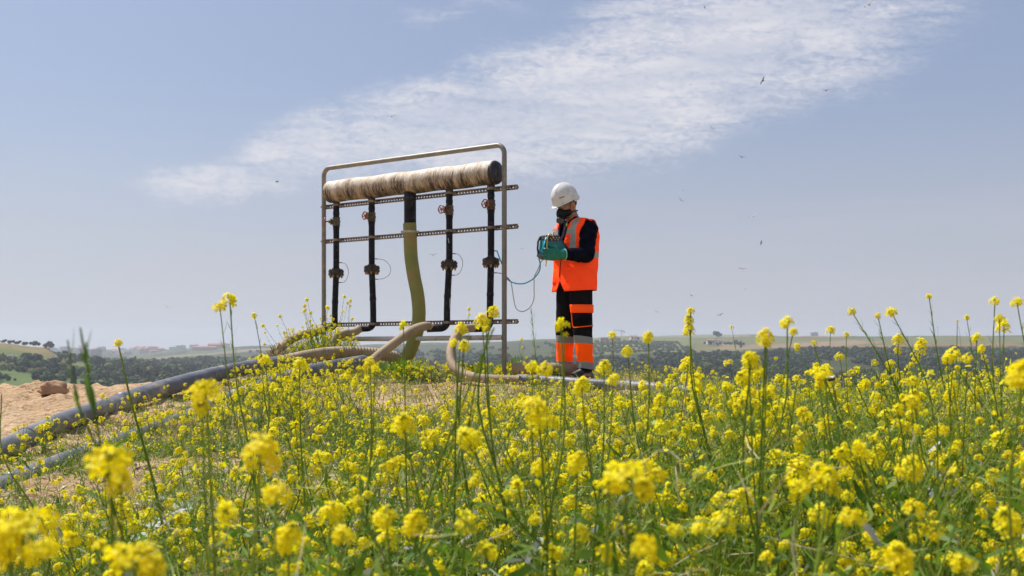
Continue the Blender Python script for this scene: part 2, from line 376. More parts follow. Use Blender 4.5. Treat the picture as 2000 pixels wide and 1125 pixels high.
# ================= pipe manifold =================
M_steel = mat('weathered_steel', (.19, .19, .17), (.25, .215, .165), 22, .5, .35, .25, 90, c3=(.36, .27, .16), s3=9)
M_rail = mat('rusty_channel', (.20, .16, .115), (.34, .25, .16), 30, .7, .2, .3, 120, c3=(.12, .07, .04), s3=14)
M_black = mat('black_pipe', (.004, .005, .010), (.012, .012, .015), 9, .5, 0, .15, 60, c3=(.05, .043, .036), s3=26, spec=.18)
M_iron = mat('dusty_cast_iron', (.022, .020, .020), (.085, .062, .04), 30, .75, .1, .4, 150)
M_rust = mat('rusty_nut', (.42, .28, .14), (.25, .16, .08), 40, .8, .2, .4, 150)
M_valve = mat('dirty_brass', (.16, .12, .06), (.07, .055, .04), 35, .6, .4, .4, 150)
M_wheel = mat('rust_red_wheel', (.42, .13, .075), (.28, .10, .06), 40, .55, .1, .2, 150)
M_greenhose = mat('green_ribbed_hose', (.46, .42, .13), (.34, .36, .11), 3, .45, 0, 0, c3=(.48, .30, .12), s3=3.5, transl=.4)
M_tanhose = mat('tan_ribbed_hose', (.39, .29, .18), (.29, .21, .125), 6, .75, 0, .3, 80, c3=(.24, .18, .12), s3=5)
M_greypipe = mat('grey_dusty_pipe', (.105, .11, .125), (.185, .185, .195), 9, .42, 0, .15, 50, c3=(.36, .31, .25), s3=7, lo=.4, hi=.7, stretch=(1, .5, 1))
M_white = mat('pale_clamp', (.50, .46, .36), (.36, .33, .24), 30, .6)
M_clear = mat('clear_tube', (.85, .87, .88), None, 8, .2, transl=.6)
M_blue = mat('blue_tube', (.0, .50, .80), (.0, .58, .85), 9, .3, transl=.2)
M_yel = mat('yellow_tube', (.62, .46, .02), None, 8, .35)
YR_, YL_ = 10.4, 11.79
A0 = Vector(((985-1000)/F*YR_, YR_, 0)); B0 = Vector(((632.5-1000)/F*YL_, YL_, 0))
fu = (B0-A0).normalized(); LEN = (B0-A0).length; fn = Vector((fu.y, -fu.x, 0)); fn = -fn if fn.y > 0 else fn      # fn: toward the camera side
def on(px, off=0.):
    """distance along the frame at which image column px is met"""
    k = (px-1000)/F; a = A0+fn*off
    return (k*a.y-a.x)/(fu.x-k*fu.y)
def fr(s, off, z): return A0+fu*s+fn*off+Vector((0, 0, z))
ZT = 1.905; mid = fr(LEN/2, 0, 0)
man = empty('pipe_manifold', (mid.x, mid.y, gz(mid.x, mid.y)), 'tall rusty pipe manifold of black risers under a streaked header pipe', 'pipe manifold')
mb = MB(); rc = .085
hoop = [fr(0, 0, -.42), fr(0, 0, ZT-rc)]+[fr(rc-rc*math.cos(a), 0, ZT-rc+rc*math.sin(a)) for a in [R(q) for q in range(10, 91, 10)]]
hoop += [fr(LEN-rc+rc*math.sin(a), 0, ZT-rc+rc*math.cos(a)) for a in [R(q) for q in range(0, 90, 10)]]+[fr(LEN, 0, ZT-rc), fr(LEN, 0, -.30)]
mb.tube(hoop, .0235, 14, up=fn); frame = mb.build('tube_frame', M_steel, man)
mb = MB(); mb.tube([fr(.02, 0, .123), fr(LEN*.5, -.004, .118), fr(LEN-.02, 0, .123)], .024, 12); mb.build('bottom_rail', mat('pale_bar', (.56, .51, .42), (.64, .6, .52), 12, .6, 0, .2, 80, c3=(.25, .21, .16), s3=6), man)
def rail(z, dz=0.):
    mb = MB(); h = .041; x0, x1 = -.115, LEN+.035; y0, y1 = -.030, -.058; p = .036; th = .003
    M = Matrix((fu, fn, Vector((0, 0, 1)))).transposed()
    L = x1-x0; c = (x0+x1)/2
    for zz in (z+h/2, z-h/2): mb.box(fr(c, (y0+y1)/2, zz), (L, abs(y1-y0), th), M)
    for zz, hh in ((z+.0125, .013), (z-.0155, .007)): mb.box(fr(c, y1+.0015, zz), (L, .003, hh), M)
    n = int(L/p)
    for i in range(n+1):
        s = x0+i*p
        mb.box(fr(min(s, x1-.006), y1+.0015, z-.003), (.018, .0028, .0182), M)
    for s_ in (x0, ): mb.box(fr(s_+.0015, (y0+y1)/2, z), (.003, .026, h-.004), M)
    for zz in (z+h/2-.006, z-h/2+.006): mb.box(fr(c, y0-.0012, zz), (L, .0024, .009), M)
    o = mb.build('slotted_rail', M_rail, man, smooth=False)
    # bolts on the far right end
    return o
RZ = (1.508, 1.146, .270)
def clampring(c, r, par, m=M_rail, hh=.012, name='pipe_clamp'):
    mb = MB(); mb.tube([c+Vector((0, 0, -hh)), c+Vector((0, 0, hh))], r+.004, 18)
    q = c-fn*(r*.6)
    for s in (-1, 1):
        mb.box(q+fu*s*(r+.012), (.022, .03, hh*1.7), Matrix((fu, fn, Vector((0, 0, 1)))).transposed())
        mb.tube([q+fu*s*(r+.014)-fn*.03, q+fu*s*(r+.014)+fn*.022], .005, 6)
    return mb.build(name, m, par)
for z in RZ:
    rl = rail(z)
    for s in (0, LEN): clampring(fr(s, 0, z), .0235, rl, M_rail, .009)
# header
OFFH = .012; zh = 1.652; hs0, hs1 = .062, LEN-.11; RH = .112
mh_, t, b = newmat('streaked_header'); oc = t.new('ShaderNodeTexCoord').outputs['Object']
ang = math.atan2(fu.y, fu.x)
v = t.mapping(oc, rot=(0, 0, -ang)); x_, y_, z_ = t.sep(v)
zz_ = t.m('SUBTRACT', z_, zh-man.location.z)
st = t.noise(t.comb(t.m('MULTIPLY', x_, 60), t.m('MULTIPLY', y_, 9.0), t.m('MULTIPLY', zz_, 9.0)), 1.0, 8, .80, 1.2)
big = t.noise(t.comb(t.m('MULTIPLY', x_, 9), t.m('MULTIPLY', y_, 3), t.m('MULTIPLY', zz_, 3)), 1.0, 5)
spk = t.noise(v, 60, 4, .7)
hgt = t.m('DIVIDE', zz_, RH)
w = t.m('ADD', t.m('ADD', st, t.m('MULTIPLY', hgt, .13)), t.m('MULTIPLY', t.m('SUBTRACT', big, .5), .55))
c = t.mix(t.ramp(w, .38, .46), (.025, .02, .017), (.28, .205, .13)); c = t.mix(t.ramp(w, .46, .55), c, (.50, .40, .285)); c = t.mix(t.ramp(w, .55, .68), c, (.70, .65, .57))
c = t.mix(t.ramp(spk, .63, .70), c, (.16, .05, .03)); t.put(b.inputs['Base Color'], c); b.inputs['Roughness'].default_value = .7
t.put(b.inputs['Normal'], t.bump(t.m('ADD', st, t.m('MULTIPLY', spk, .4)), .5, .006))
M_cap = mat('shaded_end_cap', (.015, .015, .02), (.16, .13, .10), 22, .5, 0, .3, 60, stretch=(3, 3, .5), lo=.5, hi=.75)  # near-black colour paints in shade on the cap facing away from the sun
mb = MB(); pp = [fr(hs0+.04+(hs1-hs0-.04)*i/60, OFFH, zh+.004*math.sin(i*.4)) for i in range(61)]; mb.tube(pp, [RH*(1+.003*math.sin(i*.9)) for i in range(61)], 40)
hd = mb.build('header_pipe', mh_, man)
mb = MB(); mb.tube([fr(hs0+.042, OFFH, zh), fr(hs0+.028, OFFH, zh)], RH*.992, 40, dome=.38); mb.build('end_cap', M_cap, hd)
mb = MB(); mb.tube([fr(hs1-.01, OFFH, zh), fr(hs1-.004, OFFH, zh)], RH*.985, 40, dome=.35); mb.build('end_cap', mh_, hd)
mb = MB(); mb.tube([fr(hs0+.32, OFFH, zh), fr(hs0+.34, OFFH, zh)], RH*1.018, 40); mb.build('weld_seam', mh_, hd)
# risers
RS = [(959, 400, 512, 957, 0.0), (877.7, 411, 517, 873, 0), (726, 424, 526, 729, 0), (656.8, 433, 533, 654, 0)]
rr = .0315
def ribbed(pts, r, pitch=.013, n=16, amp=.055):
    pts = resample(pts, pitch/2); mb = MB(); mb.tube(pts, [r*(1+(amp if i % 2 else -amp*.6)) for i in range(len(pts))], n); return mb
riser_bottom = []
for i, (px, vy, fy, pxb, _) in enumerate(RS):
    s = on(px, .012); p0 = fr(s, .012, 0); sb = on(pxb, .012); Yd = p0.y
    zz = lambda py: (HY-py)/F*Yd
    zf = zz(fy); ze = zz(641); 
    def ax(z):
        tt = min(1, max(0, (zf+.12-z)/(zf-ze))); return fr(s+(sb-s)*tt*tt*(3-2*tt)*1.0, .012, z)
    # elbow to the left at the bottom
    er = .062; low = ax(ze+er); pts = [ax(zh-.09), ax(zh-.2), ax(zf+.3), ax(zf+.12)]+[ax(zf+.12-(zf+.12-ze-er)*k/6) for k in range(1, 7)]
    dirL = Vector((-1, .10-.3*(i < 2), -.04)).normalized()
    el = [low-Vector((0, 0, er))*math.sin(R(a))+dirL*er*(1-math.cos(R(a))) for a in range(12, 91, 13)]
    el.append(el[-1]+dirL*.07); el.append(el[-1]+dirL*.06)
    mb = MB(); mb.tube(pts+el, [rr]*len(pts)+[rr*1.04]*len(el), 20, up=fn)
    # couplings
    for zc in (zz(vy)+.085, zz(vy)-.062, zf-.30): mb.tube([ax(zc-.016), ax(zc+.016)], rr*1.09, 20)
    ri = mb.build('riser_pipe', M_black, man); riser_bottom.append((el[-1], dirL))
    mb = MB(); mb.tube([ax(zh-.105), ax(zh-.135)], rr*1.16, 20); mb.build('neck_ring', M_iron, ri)
    for z in RZ[:2]+(RZ[2],): clampring(ax(z), rr+.001, ri)
    # flange: two plates, gasket, bolts
    mb = MB(); c0 = ax(zf)
    for a, b_, rad in ((-.026, -.004, .080), (.004, .024, .080), (-.004, .004, .074), (-.045, -.026, .043), (.024, .048, .043)): mb.tube([c0+Vector((0, 0, a)), c0+Vector((0, 0, b_))], rad, 28)
    fl = mb.build('flange', M_iron, ri, angle=30)
    for k in range(8):
        a = 2*math.pi*(k+.5*(i % 2))/8; q = c0+Vector((math.cos(a)*.062, math.sin(a)*.062, 0)); mb = MB(); mb.tube([q+Vector((0, 0, .030)), q+Vector((0, 0, -.050))], .0055, 8, mi=1)
        mb.tube([q+Vector((0, 0, .024)), q+Vector((0, 0, .037))], .0105, 6, mi=0); mb.tube([q+Vector((0, 0, -.040)), q+Vector((0, 0, -.026))], .0115, 6, mi=1)
        mb.tube([q+Vector((0, 0, -.054)), q+Vector((0, 0, -.036))], .0062, 8, mi=1); mb.build('bolt', [M_iron, M_rust], fl, angle=25)
    # gate valve with hand wheel
    zv = zz(vy); cv = ax(zv); wd = [Vector((-.52, -.85, 0)), Vector((-.62, -.78, 0)), Vector((-.55, -.80, .05)), Vector((-.93, .35, 0))][i].normalized()
    if i == 3: wd = Vector((-.985, -.17, 0)).normalized()
    mb = MB(); mb.tube([cv+Vector((0, 0, -.034)), cv+Vector((0, 0, -.02)), cv+Vector((0, 0, 0)), cv+Vector((0, 0, .02)), cv+Vector((0, 0, .034))], [rr*1.18, rr*1.2, rr*1.42, rr*1.2, rr*1.18], 16)
    mb.tube([cv-Vector((0, 0, .045)), cv-Vector((0, 0, .030))], rr*1.28, 8); mb.tube([cv+Vector((0, 0, .045)), cv+Vector((0, 0, .030))], rr*1.28, 8)
    Lw = (.10, .115, .10, .118)[i]
    mb.tube([cv+wd*.02, cv+wd*.045, cv+wd*.047, cv+wd*.06, cv+wd*.062, cv+wd*.08], [.028, .028, .034, .034, .02, .016], 12); mb.tube([cv+wd*.05, cv+wd*(Lw+.008)], .0065, 8)
    gv = mb.build('gate_valve', M_valve, ri)
    cw = cv+wd*Lw; u1 = wd.cross(Vector((0, 0, 1))).normalized(); u2 = wd.cross(u1)
    mb = MB(); mb.tube([cw+(u1*math.cos(2*math.pi*k/30)+u2*math.sin(2*math.pi*k/30))*(.0375+.0022*math.cos(5*2*math.pi*k/30)) for k in range(30)], .0058, 8, closed=True)
    for k in range(5):
        d_ = u1*math.cos(2*math.pi*k/5+.3)+u2*math.sin(2*math.pi*k/5+.3); mb.tube([cw+d_*.006, cw+d_*.037], .0042, 6)
    mb.tube([cw-wd*.008, cw+wd*.01], .011, 8); mb.build('hand_wheel', M_wheel, ri)
    # bypass tube around the flange
    for dz in (.105, -.10):
        mb = MB(); q = ax(zf+dz); mb.tube([q+fu*-rr*.7, q+Vector((.058, 0, 0))], .0045, 8); mb.build('nipple', M_iron, ri)
    if i > 0:
        wdt = (0, .075, .135, .075)[i]; q1 = ax(zf+.105)+Vector((.052, 0, 0)); q2 = ax(zf-.10)+Vector((.052, 0, 0))
        mb = MB(); mb.tube(spline([q1, q1+Vector((wdt*.55, -.01, -.012)), q1+Vector((wdt, -.015, -.075)), q2+Vector((wdt*.95, -.01, .055)), q2+Vector((wdt*.5, 0, .008)), q2], 8), .0038, 8); mb.build('bypass_tube', M_clear, ri)
    else: tube_a = ax(zf+.105)+Vector((.055, 0, 0)); tube_b = ax(zf-.10)+Vector((.055, 0, 0))
# white paint ticks and drips on the risers (raised slivers of dried paint)
mb = MB(); s = on(877.7, .012)
for dx, z0, z1, w_ in ((-.010, 1.075, 1.055, .0026), (-.006, 1.058, 1.028, .0024), (-.001, 1.03, 1.028, .004), (.003, .50, .40, .0016)):
    c0 = fr(s, .012, 0); a = Vector((dx, -math.sqrt((rr+.001)**2-dx*dx), 0)); mb.tube([c0+a+Vector((0, 0, z0)), c0+a+Vector((.003, 0, z1))], w_, 5)
mb.build('paint_mark', mat('white_paint', (.8, .8, .8), None, 4, .6), man)
# centre pipe and green hose
s = on(801, .02); pc = fr(s, .02, 0); Yc = pc.y; zc_ = lambda py: (HY-py)/F*Yc
mb = MB(); mb.tube([fr(s, .02, zh-.08), fr(s, .02, zc_(450))], .0595, 28); cp = mb.build('centre_pipe', M_black, man)
gp = [Vector(((px-1000)/F*Yc, Yc+dy, zc_(py))) for px, py, dy in ((800, 436, 0), (801, 455, 0), (803, 500, -.01), (809, 540, -.03), (816, 575, -.04), (819, 610, -.04), (816, 640, -.01), (809, 662, .03), (797, 690, .08), (778, 712, .12), (745, 735, .16))]
hose = ribbed(spline(gp, 10), .0655, .011, 26, .022)
go_ = hose.build('ribbed_hose', M_greenhose, man)
mb = MB(); q = Vector((pc.x, pc.y, zc_(453))); mb.tube([q-Vector((0, 0, .011)), q+Vector((0, 0, .011))], .0715, 30); mb.box(q+Vector((-.075, -.01, 0)), (.03, .02, .02), bev=.004); mb.box(q+Vector((.075, -.01, 0)), (.03, .02, .02), bev=.004); mb.build('hose_clamp', M_white, go_)

# ================= hoses and pipes on the ground =================
def ghose(ctrl, r, label, start=None, m=M_tanhose, clampat=None):
    pts = [P(*c) for c in ctrl]
    if start is not None: pts = [start[0]-start[1]*.05]+pts
    mb = ribbed(spline(pts, 10), r, .030, 18, .075); o = mb.build('ribbed_hose', m); tag(o, label, 'hose', None); rebase(o); return o
h4 = ghose([(925, 640, 10.45), (903, 645, 10.3), (886, 664, 10.15), (880, 690, 10.02), (884, 712, 9.9), (900, 728, 9.8), (935, 738, 9.68), (975, 741, 9.6), (1015, 742, 9.55)], .038, 'tan ribbed hose dropping from the rightmost riser and bending right along the soil', riser_bottom[0])
h3 = ghose([(835, 637, 10.75), (815, 641, 10.6), (795, 652, 10.45), (768, 672, 10.3), (742, 692, 10.2), (722, 708, 10.1), (708, 716, 10.05)], .041, 'tan ribbed hose sloping down left from the second riser counted from the right', riser_bottom[1])
h2 = ghose([(690, 649, 11.3), (670, 652, 11.25), (655, 662, 11.2), (646, 682, 11.15), (630, 705, 11.05), (600, 722, 10.9)], .040, 'dusty hose curving down from the second riser counted from the left', riser_bottom[2])
h1 = ghose([(620, 648, 11.6), (595, 652, 11.5), (575, 660, 11.4), (555, 672, 11.25), (540, 692, 11.1), (532, 715, 11.0)], .042, 'brown hose arching left and down from the leftmost riser into the flowers', riser_bottom[3])
M_brown = mat('brown_hose', (.30, .19, .12), (.22, .14, .09), 9, .8)
def gpipe(ctrl, r, label, ms=M_greypipe, n=10, rings_=()):
    pts = spline([P(*c) for c in ctrl], n); root = empty('ground_pipe', pts[len(pts)//2]-Vector((0, 0, r)), label, 'pipe')
    mb = MB(); mb.tube(pts, r, 28); mb.build('pipe', ms, root)
    for k, dr, L in rings_:
        c = pts[k]; d_ = (pts[k+1]-pts[k]).normalized(); mb = MB(); mb.tube([c-d_*L, c-d_*L*.8, c+d_*L*.8, c+d_*L], [r+dr*.3, r+dr, r+dr, r+dr*.3], 28); mb.build('joint', ms, root)
    return root
gpipe([(-190, 975, 5.3), (30, 869, 6.35), (120, 826, 6.95), (203, 799, 7.5), (300, 764, 8.3), (419, 732, 9.3), (500, 716, 9.9), (560, 706, 10.3)], .065, 'long grey pipe running down left beside the bare sand, upper of the two', rings_=((34, .006, .03), (12, .005, .02)))
gpipe([(-190, 1050, 4.7), (30, 944, 5.55), (120, 907, 6.0), (203, 877, 6.5), (340, 828, 7.4), (440, 785, 8.3), (540, 745, 9.2), (620, 722, 9.7), (712, 706, 10.1)], .060, 'lower grey pipe running down left through flowers to the bottom edge', rings_=((10, .008, .05), (52, .006, .03)))
th = ghose([(530, 712, 10.25), (570, 702, 10.45), (620, 692, 10.7), (665, 688, 10.9), (712, 689, 11.0), (760, 695, 11.1), (790, 704, 11.2)], .055, 'thick tan hose lying behind the flowers left of the frame', None)
gpipe([(1010, 742, 9.6), (1060, 744, 9.55), (1130, 749, 9.4), (1230, 755, 9.2), (1320, 763, 9.0), (1400, 775, 8.8)], .050, 'grey pipe crossing the soil in front of the worker', rings_=((8, .006, .02), (30, .005, .02)))
gpipe([(1000, 719, 10.32), (1050, 719, 10.33), (1100, 720, 10.345), (1128, 721, 10.35)], .052, 'short tan pipe lying between the boots of the worker', M_tanhose)
# rock on the sand
def rock(c, size, label, seed, rot=0.0, name='rock'):
    def f(p, d_):
        k = 1+.22*math.sin(d_.x*5+seed)*math.cos(d_.y*4-seed)+.10*math.sin(d_.z*9+d_.x*7+seed*2)
        return Vector((p.x*k, p.y*k, max(p.z, -.35*size[2])*k))
    mb = MB(); mb.ball(c, size, Matrix.Rotation(rot, 3, 'Z'), nu=22, nv=14, f=f); o = mb.build(name, M_rock, angle=60); tag(o, label, 'rock'); rebase(o); return o
M_rock = mat('sandstone', (.33, .20, .12), (.44, .28, .17), 12, .95, 0, .8, 40, spec=.1, bdist=.01)
x0 = P(104, 765, 8.7); rock(Vector((x0.x, 8.7, gz(x0.x, 8.7)+.055)), (.105, .08, .072), 'lumpy brown rock lying on the crest of the bare sand', 1.3, .5)
for (px, py, Y, s_, lb, sd_) in ((60, 762, 9.2, .028, 'small brown stone at the far edge of the bare sand', 2.), (1990, 792, 7.0, .07, 'brown stone half buried at the right edge of the field', 3.), (640, 790, 8.3, .045, 'small rust-brown stone in the bare patch left of the middle', 4.), (1215, 835, 6.3, .04, 'pale stone low among the flowers right of the pipe', 5.)):
    x0 = P(px, py, Y); rock(Vector((x0.x, Y, gz(x0.x, Y)+s_*.3)), (s_*1.3, s_, s_*.8), lb, sd_, sd_)
# ================= worker =================
PX0, PY0, YP = 1122.0, 742.0, 10.3
prot = P(PX0, PY0, YP); per = bpy.data.objects.new('person', None); COL.objects.link(per)
per.location = prot; per.rotation_euler = (0, 0, R(125)); ORG[per] = Vector((0, 0, 0))
tag(per, 'worker in white hard hat, black mask and orange vest looking down at a device', 'person')
K = F/YP
def pl(px, py, x): return Vector((x, (-(px-PX0)/K-.5736*x)/.8192, (PY0-py)/K))
# local axes: +x his right, +y forward, z up
M_skin = mat('skin', (.36, .17, .10), (.42, .21, .13), 25, .5, spec=.4)
M_navy = mat('navy_fleece', (.0025, .003, .008), (.006, .0065, .014), 14, 1., 0, .4, 90, spec=.05)
def hivis(name, col):
    """fluorescent cloth: a plain diffuse surface whose red radiance factor is above one, as such dyes have"""
    m, t, b = newmat(name); oc = t.new('ShaderNodeTexCoord').outputs['Object']; m.node_tree.nodes.remove(b)
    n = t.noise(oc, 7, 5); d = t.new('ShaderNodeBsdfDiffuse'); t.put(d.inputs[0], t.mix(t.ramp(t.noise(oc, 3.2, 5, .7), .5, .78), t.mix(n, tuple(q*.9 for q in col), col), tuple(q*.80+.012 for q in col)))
    nb = t.bump(t.m('ADD', n, t.m('MULTIPLY', t.noise(oc, 16, 3), .4)), .7, .03); t.put(d.inputs['Normal'], nb)
    g = t.new('ShaderNodeBsdfGlossy'); g.inputs[0].default_value = (.5, .45, .4, 1); g.inputs['Roughness'].default_value = .6; mx = t.new('ShaderNodeMixShader'); mx.inputs[0].default_value = .03
    o = m.node_tree.nodes['Material Output']; t.l.new(d.outputs[0], mx.inputs[1]); t.l.new(g.outputs[0], mx.inputs[2]); t.l.new(mx.outputs[0], o.inputs[0]); return m
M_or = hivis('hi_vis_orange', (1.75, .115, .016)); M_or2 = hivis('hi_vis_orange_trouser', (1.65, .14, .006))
M_ref = mat('reflective_tape', (.30, .295, .23), (.36, .355, .29), 30, .45, .25, .2, 200)
M_troc = mat('black_trouser_cloth', (.007, .006, .007), (.014, .012, .013), 10, 1., 0, .6, 25, spec=.06, bdist=.01)
M_hat = mat('white_helmet', (.72, .71, .67), (.66, .64, .59), 9, .26, spec=.5, c3=(.55, .51, .44), s3=14)
M_rub = mat('black_rubber', (.005, .005, .007), (.009, .009, .010), 20, .5, spec=.25)
M_glove = mat('teal_green_glove', (.0, .13, .085), (.0, .19, .11), 18, .38, 0, .3, 50, spec=.5)
M_cuffg = mat('pale_green_cuff', (.20, .55, .45), None, 8, .5)
M_teal = mat('teal_plastic', (.008, .16, .17), (.012, .20, .20), 10, .4)
M_dark = mat('dark_plastic', (.012, .014, .018), (.03, .035, .04), 30, .35)
def ell_ring(cx, cy, z, a, b, n=28, tilt=0.0, e=2.0, wr=0, seed=0):
    out = []
    for k in range(n):
        th = 2*math.pi*k/n; c, s_ = math.cos(th), math.sin(th)
        q = (abs(c)**e+abs(s_)**e)**(-1/e); w = 1+wr*math.sin(z*38+3*math.sin(th*2+seed)+seed)+wr*.6*math.sin(th*5+z*14+seed)
        out.append(Vector((cx+a*c*q*w, cy+b*s_*q*w, z+tilt*s_)))
    return out
# --- head frame
TP = R(25); HC = Vector((0, .088, 1.598)); Mh = Matrix.Rotation(-TP, 3, 'X')     # nods forward
# joints
shL, elL, wrL = Vector((-.190, -.022, 1.380)), Vector((-.262, .075, 1.128)), Vector((-.222, .312, 1.116))
shR, elR, wrR = Vector((.190, -.012, 1.385)), Vector((.235, .02, 1.20)), Vector((.03, .23, 1.22))
ankL, kneL, hipL = Vector((-.124, -.034, .09)), Vector((-.115, .0, .47)), Vector((-.092, .008, .88))
ankR, kneR, hipR = Vector((.118, .026, .09)), Vector((.10, .03, .47)), Vector((.095, -.01, .88))
# --- body: closed volumes fused into one surface
bb = MB()
bb.rings([ell_ring(0, cy-.02, z, a, b, 24) for z, a, b, cy in ((.80, .10, .08, -.01), (.84, .15, .10, -.01), (.92, .165, .11, -.01), (1.05, .15, .10, 0), (1.2, .16, .105, .005), (1.33, .175, .11, .005), (1.40, .16, .10, .005), (1.44, .09, .075, .01), (1.47, .05, .055, .02))])
bb.tube([Vector((0, .01, 1.42)), Vector((0, .025, 1.48)), Vector((0, .055, 1.54)), HC+Vector((0, -.015, 0))], [.068, .060, .058, .06], 18)
def hf(p, d_):
    # d_.y forward, d_.z up
    k = Vector(p)
    if d_.z < 0: k.x *= 1-.28*(-d_.z)**1.2; k.y = k.y*(1-.12*(-d_.z)) + .012*(-d_.z)
    if d_.y > .6 and abs(d_.x) < .22 and -.45 < d_.z < .15: k.y += .020*(1-abs(d_.x)/.22)*(1-abs(d_.z+.2)/.4)
    if d_.y > .5 and .12 < abs(d_.x) < .5 and -.05 < d_.z < .22: k.y -= .010
    return k
bb.ball(HC, (.075, .096, .120), Mh, nu=36, nv=26, f=hf)
nose = HC+Mh@Vector((0, .098, -.028)); bb.tube([HC+Mh@Vector((0, .088, .012)), nose, HC+Mh@Vector((0, .085, -.045))], [.007, .014, .009], 10)
for s in (-1, 1): bb.ball(HC+Mh@Vector((s*.076, -.008, -.012)), (.009, .020, .032), Mh@Matrix.Rotation(s*.3, 3, 'Z'), nu=14, nv=10)
for a, b_, c, r in ((shL, elL, wrL, (.056, .050, .043, .038, .028)), (shR, elR, wrR, (.056, .050, .043, .038, .028))):
    bb.tube([Vector((a.x*.6, a.y, a.z-.005)), a, a.lerp(b_, .5), b_, b_.lerp(c, .4), c], [.052, r[0], r[1], r[2], r[3], r[4]], 14)
for h, k, a in ((hipL, kneL, ankL), (hipR, kneR, ankR)):
    bb.tube([h+Vector((0, 0, .02)), h.lerp(k, .3), k, k.lerp(a, .3), a], [.085, .078, .056, .056, .038], 16)
    bb.tube([a+Vector((0, -.045, -.045)), a+Vector((0, .02, -.04)), a+Vector((0, .12, -.06)), a+Vector((0, .18, -.065))], [.030, .038, .036, .022], 12)
# hands: palm + four fingers + thumb, each closing on the device
def hand(out, wr, fwd, side, up, scale=1.0, glove=0.0):
    """fwd along the fingers, side away from the palm's inner face, up towards the thumb"""
    fwd, side, up = fwd.normalized(), side.normalized(), up.normalized()
    g = glove; pc_ = wr+fwd*.055*scale
    M = Matrix((fwd, side, up)).transposed()
    out.tube([wr-fwd*.01, wr+fwd*.03*scale, wr+fwd*.085*scale, wr+fwd*.10*scale], [.026+g, .040*scale+g, .043*scale+g, .036*scale+g], 16, flat=(1.0, .42) if abs(up.z) > .5 else (.42, 1.0), up=up, dome=.4)
    Lf = (.078, .086, .080, .062)
    for i, L in enumerate(Lf):
        b0 = wr+fwd*.088*scale+up*(.030-.020*i)*scale
        k1 = b0+(fwd*.9-side*.18+up*(.18-.12*i))*L*.45; k2 = k1+(fwd*.75-side*.55+up*(.02-.03*i))*L*.32; k3 = k2+(fwd*.35-side*.8)*L*.27
        out.tube([b0-fwd*.015, b0, k1, k2, k3], [.0095+g, .0098+g, .0088+g, .0082+g, .0072+g], 10, dome=.8)
    b0 = wr+fwd*.035*scale+up*.030*scale; k1 = b0+(fwd*.5+up*.8)*.035; k2 = k1+(fwd*.75+up*.35-side*.3)*.03; k3 = k2+(fwd*.7-side*.6)*.024
    out.tube([b0-up*.012, b0, k1, k2, k3], [.013+g, .0135+g, .0115+g, .010+g, .0085+g], 10, dome=.8)
hL = ((elL-wrL)*-1).normalized(); fL = (Vector((.05, .26, -.0))).normalized(); sL = Vector((-1, .05, 0)); uL = Vector((0, .05, 1))
fR_ = Vector((-.05, .2, .0)).normalized(); sR = Vector((1, .2, 0)); uR = Vector((0, 0, 1))
hand(bb, wrL, fL, sL, uL); hand(bb, wrR, fR_, sR, uR)
def fuse(mb, name, m, parent, vox, smooth=3):
    o = mb.build(name, m, parent); md = o.modifiers.new('r', 'REMESH'); md.mode = 'VOXEL'; md.voxel_size = vox; md.use_smooth_shade = True
    if smooth: sm = o.modifiers.new('s', 'SMOOTH'); sm.iterations = smooth; sm.factor = .5
    dg = bpy.context.evaluated_depsgraph_get(); me = bpy.data.meshes.new_from_object(o.evaluated_get(dg)); o.modifiers.clear(); old = o.data; o.data = me; me.name = name; bpy.data.meshes.remove(old)
    if not me.materials: me.materials.append(m)
    me.polygons.foreach_set('use_smooth', [True]*len(me.polygons)); return o
body = fuse(bb, 'body', M_skin, per, .0065, 1)
# eyes
mb = MB()
for s in (-1, 1): mb.ball(HC+Mh@Vector((s*.031, .076, .008)), .0125, nu=10, nv=8)
mb.build('eyes', mat('eye_white', (.6, .57, .52), None, 5, .2), per)
# hair at the nape
mb = MB(); mb.ball(HC+Mh@Vector((0, -.012, .022)), (.079, .094, .108), Mh, nu=26, nv=18, f=lambda p, d_: p if (d_.z > -.05 or d_.y < -.25) and d_.z > -.5 else p*.86); mb.build('hair', mat('dark_hair', (.02, .016, .014), (.05, .04, .035), 60, .7), per)
# jacket: torso, collar and sleeves fused
jk = MB()
TR = [(.86, .205, .145, -.005), (.95, .208, .148, -.0), (1.08, .202, .143, .0), (1.20, .205, .142, .003), (1.30, .205, .138, .004), (1.375, .188, .125, .004), (1.42, .150, .105, .006), (1.445, .105, .082, .006), (1.465, .080, .072, .008), (1.485, .070, .066, .012)]
jk.rings([ell_ring(0, cy-(.03 if z < 1.44 else .01), z, a, b, 28, .0 if z < 1.44 else .018*(z-1.42)/.09, 2.2) for z, a, b, cy in TR])
def sleeve(a, b_, c, sgn):
    p = [Vector((a.x*.72, a.y, a.z-.01)), a+Vector((0, 0, -.012)), a.lerp(b_, .25), a.lerp(b_, .5), a.lerp(b_, .78), b_+Vector((0, -.012, -.004)), b_.lerp(c, .25)+Vector((0, 0, -.008)), b_.lerp(c, .55), b_.lerp(c, .8), c+(c-b_)*.04]
    pp = spline(p, 5); r0 = np.interp(np.linspace(0, 9, len(pp)), range(10), [.070, .076, .077, .075, .073, .071, .067, .060, .052, .042])
    rs = [r*(1+.045*math.sin(i*1.25+sgn)+.03*math.sin(i*2.3)) for i, r in enumerate(r0)]; jk.tube(pp, rs, 22)
sleeve(shL, elL, wrL, 0); sleeve(shR, elR, wrR, 2)
jacket = fuse(jk, 'jacket', M_navy, per, .009, 2)
